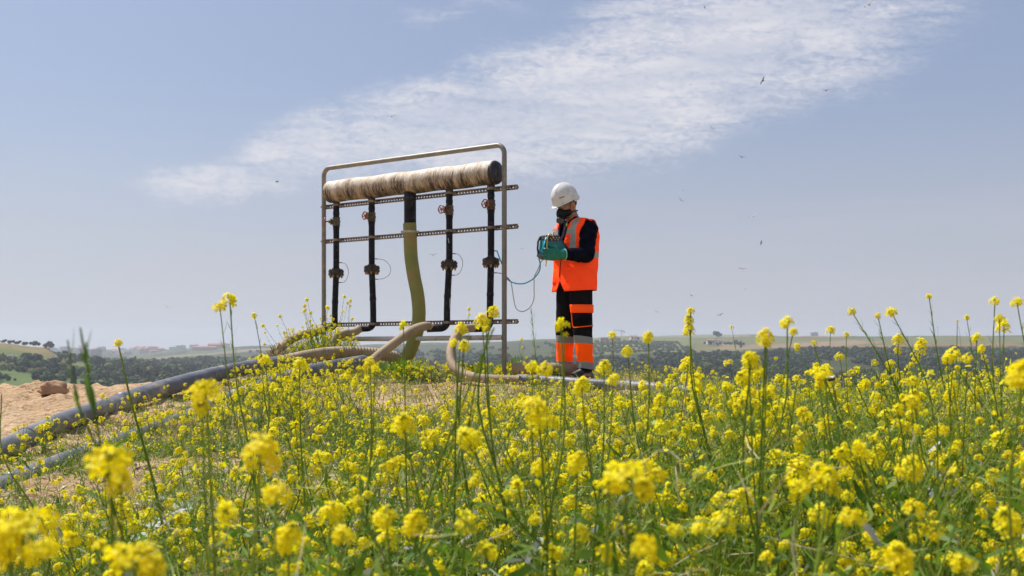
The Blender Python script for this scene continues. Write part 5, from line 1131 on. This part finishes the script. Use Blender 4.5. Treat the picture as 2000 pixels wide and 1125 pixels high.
# the rest of the field, one mass
A = QA()
LO_PRE = {}
for c, L_ in PL_LO.items():
    for k, (st, lf, hd_) in enumerate(L_):
        B = QA(); B.add(st[0], st[1], 0); B.add(lf[0], lf[1], 1); LO_PRE[(c, k)] = (B.get(), hd_)
for X, Y, g, h in plants[NIND:]:
    c = cls_of(h); k = int(rng.integers(4)); (V, Q, M), hd_ = LO_PRE[(c, k)]; sc = h/max(CLS[c]*.9, max(float(q[0][2]) for q in hd_)+.02); th = rng.uniform(0, 6.28); cc, s2 = math.cos(th), math.sin(th); Rm = np.array([[cc, s2, 0], [-s2, cc, 0], [0, 0, 1]])
    dry = rng.random() < .12; A.add(V@Rm*sc+[X, Y, g], Q, np.where(M == 0, 7 if dry else 0, M))
    for p, d_, hk, hs in hd_:
        if rng.random() < (.22 if X > .3 else .05): continue
        hV, hQ, hM = (HEADS if Y < 4.6 else HEADS_LO)[int(hk)]; B = frame_to(d_@Rm); s_ = float(hs)*rng.uniform(.65, 1.25)*(1.0 if Y < 8 else .85); a = rng.uniform(0, 6.28); c2, s3 = math.cos(a), math.sin(a)
        A.add((hV*s_@np.array([[c2, s3, 0], [-s3, c2, 0], [0, 0, 1]]))@B+(p@Rm*sc+[X, Y, g]), hQ, hM)
V, Q, M = A.get(); o = bpy.data.objects.new('mustard_field', quads_mesh('mustard_field', V, Q, M, VM)); COL.objects.link(o); tag(o, 'dense farther field of yellow flowering mustard on the slope', 'flower field', kind='stuff')
print('field quads', len(Q), 'plants', len(plants))
# grass, straw and low leaves: vectorised blades
def blades(n, y0, y1, hl, wl, mats, seed, side=.5, maskp=1.0, gmin=0., droop=.5, xl=None):
    rg = np.random.default_rng(seed); Y = np.sqrt(rg.uniform(y0*y0, y1*y1, n)); X = rg.uniform(-side, side, n)*Y; px = 1000+F*X/Y
    cl = fbm(X*4, Y*4, seed, 3); keep = rg.random(n) < np.clip(bare(X, Y)*maskp+gmin, 0, 1)*np.clip(.65+cl*1.3, .1, 1); X, Y, px = X[keep], Y[keep], px[keep]; n = len(X); Z = G(X, Y)-.01
    cap = np.clip((HY-np.interp(px, CAPX, CAPY))/F*Y-Z, .12, 1.0)*.72; L = np.minimum(rg.uniform(hl[0], hl[1], n), cap); w = rg.uniform(wl[0], wl[1], n)
    az = rg.uniform(0, 6.28, n); d_ = np.stack([np.cos(az), np.sin(az), rg.uniform(.5, 3.2, n)], -1); d_ /= np.linalg.norm(d_, axis=1)[:, None]; s_ = np.stack([-np.sin(az+rg.normal(0, .6, n)), np.cos(az), np.zeros(n)], -1)
    p0 = np.stack([X, Y, Z], -1); p1 = p0+d_*(L*.5)[:, None]; d2 = d_+np.array([0, 0, -1.])*rg.uniform(0, droop*1.6, n)[:, None]; d2 /= np.linalg.norm(d2, axis=1)[:, None]; p2 = p1+d2*(L*.5)[:, None]; sw = s_*w[:, None]
    V = np.stack([p0-sw*.6, p0+sw*.6, p1+sw, p1-sw, p2+sw*.15, p2-sw*.15], 1).reshape(-1, 3); i = np.arange(n)*6; Q = np.stack([np.stack([i, i+1, i+2, i+3], -1), np.stack([i+3, i+2, i+4, i+5], -1)], 1).reshape(-1, 4)
    m = rg.choice(len(mats[0]), n, p=mats[1]); m = np.array(mats[0])[m]; return V, Q, np.repeat(m, 2)
A = QA(); mixg = ([0, 1, 4, 5, 6], [.22, .22, .26, .22, .08]); mixd = ([0, 1, 4, 5, 7], [.14, .16, .26, .34, .10])
for a in ((20000, 1.0, 3.2, (.10, .55), (.0014, .0035), mixg, 1), (9000, 1.2, 3.6, (.05, .17), (.006, .017), ([1, 6, 4], [.60, .18, .22]), 2), (38000, 3.2, 6.0, (.08, .34), (.0016, .0040), mixg, 3), (15000, 3.2, 6.5, (.04, .12), (.005, .013), ([1, 6, 4], [.55, .2, .25]), 4), (44000, 6.0, 9.6, (.05, .30), (.0022, .005), mixd, 5), (20000, 9.6, 12.4, (.04, .20), (.003, .006), mixd, 6)): A.add(*blades(*a))
# dry litter everywhere incl. bare soil
A.add(*blades(22000, 2.5, 9.5, (.02, .12), (.0012, .003), ([5, 7, 4, 0], [.45, .25, .2, .1]), 8, maskp=.95, gmin=.03, droop=1.4))
A.add(*blades(16000, 2.2, 9.0, (.12, .42), (.0018, .0042), ([0, 1, 4], [.4, .35, .25]), 18))
# tangle of fine side twigs, leaf bits and stray petals between the plants
def tangle(n, y0, y1, Lr, wr, mats, seed, top=.85):
    rg = np.random.default_rng(seed); Y = np.sqrt(rg.uniform(y0*y0, y1*y1, n)); X = rg.uniform(-.49, .49, n)*Y; px = 1000+F*X/Y
    keep = rg.random(n) < bare(X, Y)*np.clip(.7+fbm(X*5, Y*5, seed+3, 2)*1.2, .15, 1); X, Y, px = X[keep], Y[keep], px[keep]; n = len(X); Z = G(X, Y)
    cp = (HY-np.interp(px, CAPX, CAPY)-np.interp(px, [1120, 1300, 2000], [0, 40, 50])*np.clip((Y-3.6)/1.2, 0, 1))/F*Y-Z; hi = np.clip(cp, .10, .95)*top; hi = np.where((X < .3) & (Y > 5.6), np.minimum(hi, .26), hi); ppx = np.interp(Y, [5.1, 5.55, 6.0, 6.5, 7.4, 8.3, 9.2, 10.1], [-40, 30, 120, 203, 340, 440, 540, 712]); hi = np.where((px < 430) & (px < ppx+170) & (px > ppx-260), np.minimum(hi, .13), hi); hi = np.where((np.abs(X-.57) < .4) & (Y > 9.3), .1, hi)
    z = Z+hi*rg.random(n)**1.25; L = rg.uniform(Lr[0], Lr[1], n); w = rg.uniform(wr[0], wr[1], n); d_ = rg.normal(size=(n, 3))*[1, 1, .8]+[0, 0, .35]; d_ /= np.linalg.norm(d_, axis=1)[:, None]; s_ = np.cross(d_, rg.normal(size=(n, 3))); s_ /= np.linalg.norm(s_, axis=1)[:, None]
    p0 = np.stack([X, Y, z], -1); p1 = p0+d_*(L*.5)[:, None]; p2 = p1+(d_+rg.normal(0, .35, (n, 3)))*(L*.5)[:, None]; sw = s_*w[:, None]
    V = np.stack([p0-sw*.5, p0+sw*.5, p1+sw, p1-sw, p2+sw*.4, p2-sw*.4], 1).reshape(-1, 3); i = np.arange(n)*6; Q = np.stack([np.stack([i, i+1, i+2, i+3], -1), np.stack([i+3, i+2, i+4, i+5], -1)], 1).reshape(-1, 4)
    return V, Q, np.repeat(np.array(mats[0])[rg.choice(len(mats[0]), n, p=mats[1])], 2)
A.add(*tangle(26000, 1.1, 3.2, (.03, .12), (.0006, .0016), ([0, 4, 5, 1], [.4, .25, .15, .2]), 101)); A.add(*tangle(17000, 1.1, 3.4, (.02, .07), (.003, .009), ([1, 4, 6], [.72, .18, .10]), 102, .72)); A.add(*tangle(5000, 1.3, 4.0, (.007, .014), (.003, .0045), ([2, 3], [.8, .2]), 103, .95))
A.add(*tangle(46000, 3.0, 6.2, (.03, .12), (.0008, .0020), ([0, 4, 5, 1], [.38, .27, .18, .17]), 104)); A.add(*tangle(14000, 3.0, 6.2, (.02, .05), (.003, .008), ([1, 4, 6, 5], [.5, .25, .1, .15]), 105, .6)); A.add(*tangle(12000, 3.4, 6.5, (.008, .016), (.003, .006), ([2, 3], [.85, .15]), 106, .95))
A.add(*tangle(52000, 6.0, 11.6, (.03, .12), (.0012, .0028), ([0, 4, 5, 7], [.36, .26, .22, .16]), 107, .8)); A.add(*tangle(14000, 6.0, 11.6, (.010, .02), (.004, .008), ([2, 3], [.85, .15]), 108, .95))
# rosettes of broad leaves low in the near field
for k in range(150):
    Y = float(np.sqrt(rng.uniform(1.7, 22))); X = float(rng.uniform(-.48, .48)*Y); 
    if rng.random() > float(bare(X, Y))*(1 if X > 0 else .5): continue
    g = gz(X, Y); hb = rng.uniform(.02, .30)*(1 if Y < 3.5 else .5); m_ = 6 if rng.random() < .45 else 1; nl = int(rng.integers(4, 9))
    for j in range(nl):
        a = j*2.4+rng.random(); L = rng.uniform(.07, .16); leaf_np(A, (X, Y, g+hb+rng.uniform(-.02, .03)), (math.cos(a), math.sin(a), rng.uniform(.15, .8)), L, L*rng.uniform(.16, .26), m_, rng.uniform(.5, 1.2), 4)
V, Q, M = A.get(); print('undergrowth', len(Q)); o = bpy.data.objects.new('undergrowth', quads_mesh('undergrowth', V, Q, M, VM)); COL.objects.link(o); tag(o, 'green grass, dry straw and small leaves under the flowers', 'grass', kind='stuff')
# bush of dark leaves under the frame
def bush(px, py, Y, rx, rz_, label, seed, n=420, mats=(1, 1, 0, 4)):
    rg = np.random.default_rng(seed); c = P(px, py, Y); A = QA(); g = gz(c.x, Y)
    for k in range(n):
        d_ = rg.normal(size=3); d_ /= np.linalg.norm(d_); r_ = rg.random()**.4; p = np.array([c.x+d_[0]*rx*r_, Y+d_[1]*rx*r_*.8, g+abs(d_[2])*rz_*r_]); leaf_np(A, p, (d_[0], d_[1], abs(d_[2])+.3), rg.uniform(.03, .07), rg.uniform(.004, .010), int(rg.choice(mats)), .6, 2)
    V, Q, M = A.get(); o = bpy.data.objects.new('leafy_bush', quads_mesh('leafy_bush', V-np.array([c.x, Y, g]), Q, M, VM)); COL.objects.link(o); o.location = (c.x, Y, g); tag(o, label, 'bush')
bush(785, 725, 10.6, .40, .17, 'dark leafy green bush below the middle of the pipe frame', 1, 1500, (1, 1, 1, 0)); bush(545, 700, 10.8, .20, .26, 'dome of dry brown brush left of the pipe frame', 7, 1500, (7, 7, 5)); bush(1000, 730, 10.9, .26, .24, 'green bush at the foot of the right frame post', 2, 600); bush(625, 690, 11.2, .36, .28, 'flowering green bush at the foot of the left frame post', 3, 800); bush(930, 735, 10.9, .3, .16, 'low green bush between the rightmost hose and the right post', 4, 500)

# ---------- notable single plants ----------
def hero(name, label, Y, base_px, heads, rad=.0022, podn=10, branch_t=.55, leaves=3, bend=None, stemmat=None, podL=.024, podw=.0010, podang=.6, dry=False):
    """heads: (px, py, size_px, tall kind) ; the first ends the main stem"""
    gy = HY+F*.95/Y; tp = heads[0]; base_px = base_px+(base_px-tp[0])/220*max(0, min(gy, 1900)-tp[1]-220)*.45; bx = (base_px-1000)/F*Y; g = gz(bx, Y); root = bpy.data.objects.new(name, None); COL.objects.link(root); root.location = (bx, Y, g); tag(root, label, 'plant')
    def W(px, py, dy=0.): v = P(px, py, Y+dy); return np.array([v.x-bx, v.y-Y, v.z-g])
    top = W(*heads[0][:2]) if not heads[0][2] < 0 else W(*heads[0][:2]); mid_ = top*.55+(np.array(bend) if bend else np.array([rng.normal(0, .045), rng.normal(0, .02), 0]))
    main = np.array([list(v) for v in spline([(0, 0, -.03), tuple(mid_*.5+[0, 0, 0]), tuple(mid_), tuple(top*.8+mid_*.05*0), tuple(top)], 4)]); St = QA(); n = len(main); tube_np(St, main, np.linspace(rad*1.5, rad*.6, n), 6, 0)
    ends = [(main[-1], main[-1]-main[-3])]
    if podn: pods(St, rng, main[n//2:], podn, 0, podL, .1, .93, podw, podang)
    for i, hd_ in enumerate(heads[1:]):
        e = W(hd_[0], hd_[1], rng.uniform(-.03, .03)); t_ = branch_t+(.1*i if i < 3 else .25); j = int(t_*(n-1)); s_ = main[j]; m_ = s_*.5+e*.5+np.array([(e-s_)[0]*.18, 0, -.006]); br_ = np.array([list(v) for v in spline([tuple(s_), tuple(m_), tuple(e)], 5)]); tube_np(St, br_, np.linspace(rad*.8, rad*.5, len(br_)), 5, 0); ends.append((br_[-1], br_[-1]-br_[-3]))
        if podn: pods(St, rng, br_, podn//2, 0, podL, .35, .93, podw, podang)
    V, Q, M = St.get(); so_ = bpy.data.objects.new('stem', quads_mesh('stem', V, Q, M, [stemmat or M_stem])); COL.objects.link(so_); so_.parent = root
    if leaves:
        Lf = QA()
        for k in range(leaves):
            j = int(n*(.25+.68*k/max(1, leaves))); a = k*2.6+1; leaf_np(Lf, main[min(j, n-1)], (math.cos(a), math.sin(a)*.4, .9), .075-.01*Y if Y < 4 else .04, .005, 0, .6, 4)
        V, Q, M = Lf.get(); lo_ = bpy.data.objects.new('foliage', quads_mesh('foliage', V, Q, M, [M_leaf])); COL.objects.link(lo_); lo_.parent = root
    for (p, d_), hd_ in zip(ends, heads):
        if hd_[2] <= 0: continue
        hk = hd_[3] if len(hd_) > 3 else int(rng.integers(0, 6)); me = HEAD_ME[hk]; base_d = .040 if hk not in (5, 3) else .030; s_ = hd_[2]/F*Y/base_d; o = bpy.data.objects.new('flower_head', me); COL.objects.link(o); o.parent = root; o.location = [float(q) for q in p]; o.scale = (s_,)*3
        o.rotation_mode = 'QUATERNION'; o.rotation_quaternion = Vector(d_).to_track_quat('Z', 'Y')@Quaternion((0, 0, 1), rng.uniform(0, 6.28))
    return root
H = [
 ('mustard_plant', 'tall mustard stem with two high flower heads against the left sky', 2.7, 478, [(449, 590, 30, 2), (430, 604, 26, 1)], .0024, 14),
 ('mustard_plant', 'slim mustard stem with a single small head right of the tall pair', 5.0, 540, [(497, 618, 13, 2)], .0022, 10),
 ('mustard_plant', 'mustard stem with one lone flower head over the distant town', 3.1, 300, [(231, 672, 17, 2)], .0036, 4),
 ('mustard_plant', 'mustard stem with three heads stacked one above the other on the right skyline', 2.8, 1358, [(1349, 610, 17, 2), (1345, 628, 20, 4), (1347, 648, 24, 4)], .0026, 4),
 ('mustard_plant', 'mustard with a blurred flower head right in front of the black trousers', 2.0, 1106, [(1096, 641, 32, 1), (1104, 655, 14, 0)], .0022, 2),
 ('mustard_plant', 'mustard with two stacked heads overlapping the rightmost riser and post', 2.4, 905, [(962, 612, 26, 2), (942, 632, 30, 4), (950, 645, 18, 2)], .0028, 3),
 ('mustard_plant', 'mustard head hanging left of the rightmost riser over the ribbed hose', 2.4, 880, [(900, 646, 24, 4)], .0024, 3),
 ('mustard_plant', 'mustard with a pair of heads in front of the hose below the right riser', 2.3, 890, [(906, 680, 24, 4), (888, 674, 20, 1)], .0022, 3),
 ('mustard_plant', 'mustard head poking up at the bottom rail left of the third riser', 3.0, 795, [(788, 640, 22, 1)], .002, 3),
 ('mustard_plant', 'tall blurred mustard head with a side head left of the tall right trio', 2.2, 1512, [(1538, 636, 30, 1), (1549, 650, 18, 2)], .0024, 4),
 ('mustard_plant', 'large round blurred mustard head on the right skyline', 1.9, 1480, [(1495, 664, 34, 4), (1498, 676, 18, 2)], .0024, 4),
 ('mustard_plant', 'blurred oblong mustard head lower left of the large round one', 1.9, 1440, [(1466, 712, 36, 4), (1462, 700, 22, 1)], .0024, 4),
 ('mustard_plant', 'small blurred mustard head just right of the trouser legs against the orchard', 2.4, 1262, [(1267, 663, 24, 4)], .0022, 2),
 ('mustard_plant', 'round mustard head below and left of the blurred orchard head', 2.5, 1262, [(1226, 690, 22, 4)], .0022, 2),
 ('mustard_plant', 'leftmost of the three high podded mustard stems on the right', 3.2, 1860, [(1665, 611, 20, 1)], .0024, 26),
 ('mustard_plant', 'middle one of the three high podded mustard stems with a small head', 3.2, 1790, [(1715, 619, 13, 3)], .0024, 26),
 ('mustard_plant', 'rightmost of the three high podded mustard stems, its head widest', 3.2, 1905, [(1743, 614, 24, 1)], .0024, 26),
 ('mustard_plant', 'leaning stem with tight pods and a tiny head on the right skyline', 3.6, 1860, [(1815, 582, 14, 3)], .0026, 22),
 ('mustard_plant', 'pale fading mustard tip beside the leaning tight podded stem', 3.4, 1950, [(1888, 622, 12, 5)], .0018, 14),
 ('mustard_plant', 'bare thin stalk with a bud tip between the right high heads', 3.6, 1862, [(1870, 627, 5, 5)], .0018, 2),
 ('mustard_plant', 'mustard stem with three heads near the right edge above the skyline', 2.9, 1935, [(1943, 592, 22, 1), (1952, 626, 20, 1), (1961, 642, 28, 4)], .0024, 6),
 ('mustard_plant', 'mustard head touching the right edge of the sky', 2.9, 2040, [(1987, 595, 24, 1)], .0024, 6),
 ('mustard_plant', 'mustard stem with a round head over the far green field', 4.0, 1622, [(1622, 648, 18, 2)], .002, 2),
 ('mustard_plant', 'mustard stem with a small head just right of the round one over the green field', 4.0, 1655, [(1653, 656, 13, 2)], .002, 2),
 ('mustard_plant', 'very blurred mustard head at the far right edge above the brown stone', 1.3, 1960, [(1996, 742, 58, 4)], .0023, 3),
 ('mustard_plant', 'huge blurred mustard heads in the lower left quarter, the rounder near one', 1.05, 470, [(508, 900, 74, 4), (540, 975, 60, 1)], .0023, 3),
 ('mustard_plant', 'huge blurred mustard heads covering the lower grey pipe', 1.0, 258, [(213, 915, 84, 7), (236, 955, 50, 4)], .0023, 3),
 ('mustard_plant', 'blurred mustard head above the lower pipe near the left middle', 1.35, 430, [(402, 770, 56, 7), (394, 800, 36, 3)], .0023, 3),
 ('mustard_plant', 'very large blurred mustard head in the lower middle right', 1.1, 1215, [(1222, 942, 80, 7), (1255, 965, 46, 4), (1190, 955, 44, 1)], .0023, 3),
 ('mustard_plant', 'cluster of very blurred mustard heads in the lower left corner', .95, 60, [(45, 1040, 92, 7), (20, 1085, 80, 4), (85, 1085, 60, 1)], .0023, 3),
 ('mustard_plant', 'very blurred mustard head at the bottom edge left', .95, 290, [(268, 1102, 86, 7), (300, 1118, 50, 4)], .0023, 3),
 ('mustard_plant', 'blurred mustard head low in the middle of the picture bottom', 1.25, 560, [(565, 1062, 60, 4), (668, 1055, 48, 1)], .0023, 3),
 ('mustard_plant', 'blurred mustard pair at the lower middle, side by side', 1.4, 800, [(755, 1020, 52, 1), (812, 1032, 52, 4)], .0023, 3),
 ('mustard_plant', 'blurred mustard head right of the lower middle pair', 1.5, 905, [(908, 1030, 46, 4), (948, 1085, 48, 1)], .0023, 3),
 ('mustard_plant', 'round blurred mustard head centre right in the field', 1.6, 1120, [(1128, 912, 44, 4)], .0023, 3),
 ('mustard_plant', 'blurred mustard pair in the field right of the largest head', 1.5, 1560, [(1602, 940, 52, 4), (1562, 958, 44, 1), (1628, 962, 30, 1)], .0023, 3),
 ('mustard_plant', 'blurred mustard head near the right edge low in the field', 1.4, 1985, [(1966, 1030, 56, 4)], .0023, 3),
 ('mustard_plant', 'blurred mustard head cut by the bottom edge right of centre', 1.3, 1740, [(1752, 1102, 62, 4), (1880, 1110, 50, 1)], .0023, 3),
 ('mustard_plant', 'mustard head in front of the end of the lower grey pipe', 2.5, 728, [(723, 712, 22, 4), (732, 724, 18, 2)], .0022, 2),
 ('mustard_plant', 'mustard head over the thick tan hose left of the frame', 2.7, 590, [(585, 716, 26, 4)], .0022, 2),
 ('mustard_plant', 'mustard head left of the one over the thick tan hose', 2.8, 530, [(519, 710, 26, 1)], .0022, 2),
 ('mustard_plant', 'mustard pair before the worker boots, blurred, left one', 2.0, 1045, [(1040, 722, 28, 1), (1066, 728, 36, 1)], .0022, 2),
 ('mustard_plant', 'mustard pair before the grey pipe right of the boots', 2.3, 1175, [(1180, 722, 28, 4), (1198, 745, 26, 2), (1137, 762, 34, 4)], .0022, 2),
 ('mustard_plant', 'mustard with a wide head and a bee on it at the right', 2.3, 1650, [(1612, 738, 30, 1), (1627, 748, 20, 1), (1600, 750, 18, 4)], .0024, 6),
 ('mustard_plant', 'broad pair of mustard heads over the dark far wood at right', 2.6, 1850, [(1862, 697, 32, 1), (1850, 706, 24, 1), (1890, 704, 24, 1)], .0024, 10),
 ('mustard_plant', 'mustard head near the right edge over the skyline field', 2.9, 1900, [(1908, 665, 24, 1)], .0024, 14),
 ('mustard_plant', 'tall mustard just left of the leaning podded stem, head over the skyline', 3.0, 1690, [(1590, 672, 12, 3), (1640, 700, 20, 1)], .0020, 10),
 ('mustard_plant', 'thin mustard twig with one tiny bloom above the orchard edge', 5.0, 1470, [(1429, 640, 9, 5)], .0014, 3),
 ('mustard_plant', 'mustard with a round head before the white farmhouse skyline', 3.6, 1197, [(1196, 658, 18, 2)], .0018, 3),
]
for q in H:
    nm, lb, Y, bx, hds, rad, pn = q; hero(nm, lb, Y, bx, hds, rad, pn, leaves=3 if Y < 3.4 else 1)
# podded stalks without flowers
hero('seed_stalk', 'blurred leafy green stalk without flowers rising over the bare sand', 1.25, 262, [(157, 640, 0), (132, 664, 0), (168, 668, 0)], .0017, 9, branch_t=.86, leaves=11, bend=(.03, 0, 0), podL=.022, podw=.0016, podang=.3, stemmat=M_leaf)
hero('seed_stalk', 'flowerless seed stalk with herringbone pods between post and worker', 4.6, 1060, [(1038, 602, 0)], .0014, 44, leaves=0, podL=.026, podw=.0011, podang=.62, bend=(.01, 0, 0))
hero('seed_stalk', 'second dry seed stalk lower down left of the trouser legs', 4.8, 1108, [(1092, 660, 0), (1070, 690, 0), (1078, 672, 0)], .0012, 30, leaves=0, podL=.024, podw=.0010, podang=.7)
hero('seed_stalk', 'diagonal blurred green stalks leaning right in front of the rightmost hose', 1.7, 800, [(965, 640, 0), (940, 690, 0), (905, 720, 0)], .0020, 5, leaves=3, podL=.028, podw=.0014, podang=.3)
hero('seed_stalk', 'pale green podded stalk standing at the left picture edge', 2.6, 15, [(3, 770, 0)], .0022, 16, leaves=1)
for bx, tx, ty, Y, sz, lb in ((640, 600, 584, 9.6, 6, 'tallest thin wildflower twig just left of the left post'), (650, 672, 578, 10.0, 6, 'thin wildflower twig between the left post and first riser'), (668, 684, 586, 10.0, 6, 'thin wildflower twig right of the first riser'), (600, 548, 616, 9.8, 6, 'wildflower twig leaning far left of the left post'), (590, 515, 634, 9.8, 6, 'lowest leftmost leaning wildflower twig near the frame'), (625, 640, 600, 9.9, 7, 'short wildflower twig touching the left post'), (620, 595, 596, 9.6, 6, 'wildflower twig beside the tallest one left of the post'), (905, 916, 602, 8.5, 6, 'thin wildflower twig seen through the frame at right'), (612, 606, 610, 9.7, 6, 'wildflower twig with low bloom left of the post'), (1000, 1018, 662, 9.6, 5, 'short thin wildflower twig right of the right post')):
    hero('wildflower', lb, Y, bx, [(tx, ty+3, sz+2, 3), (tx+rnd.uniform(-9, 9), ty+rnd.uniform(12, 22), sz, 5), (tx+rnd.uniform(-12, 12), ty+rnd.uniform(24, 40), sz+1, 5)], .0015, 6, leaves=0)
# bee
c = P(1625, 741, 2.27); bee = empty('bee', c, 'small dark bee on the broad mustard head at the right', 'bee'); mb = MB()
mb.ball(c, (.0042, .0038, .0038)); mb.ball(c+Vector((.0045, 0, .001)), (.003, .003, .003)); mb.ball(c+Vector((-.005, 0, -.001)), (.0042, .0036, .0036)); mb.build('body', mat('bee_black', (.012, .010, .008), (.05, .03, .01), 200, .8), bee)
for s in (-1, 1):
    mb = MB(); mb.add([c+Vector(q) for q in ((.001, s*.002, .004), (.004, s*.010, .007), (-.003, s*.012, .007), (-.006, s*.004, .005))], [(0, 1, 2, 3)]); mb.build('wing', M_clear, bee)
    mb = MB(); [mb.tube([c+Vector((k*.003, s*.003, -.002)), c+Vector((k*.004, s*.007, -.005)), c+Vector((k*.004, s*.007, -.009))], .0005, 5) for k in (-1, 0, 1)]; mb.build('leg', bpy.data.materials['bee_black'], bee)
print('objects', len(bpy.data.objects))
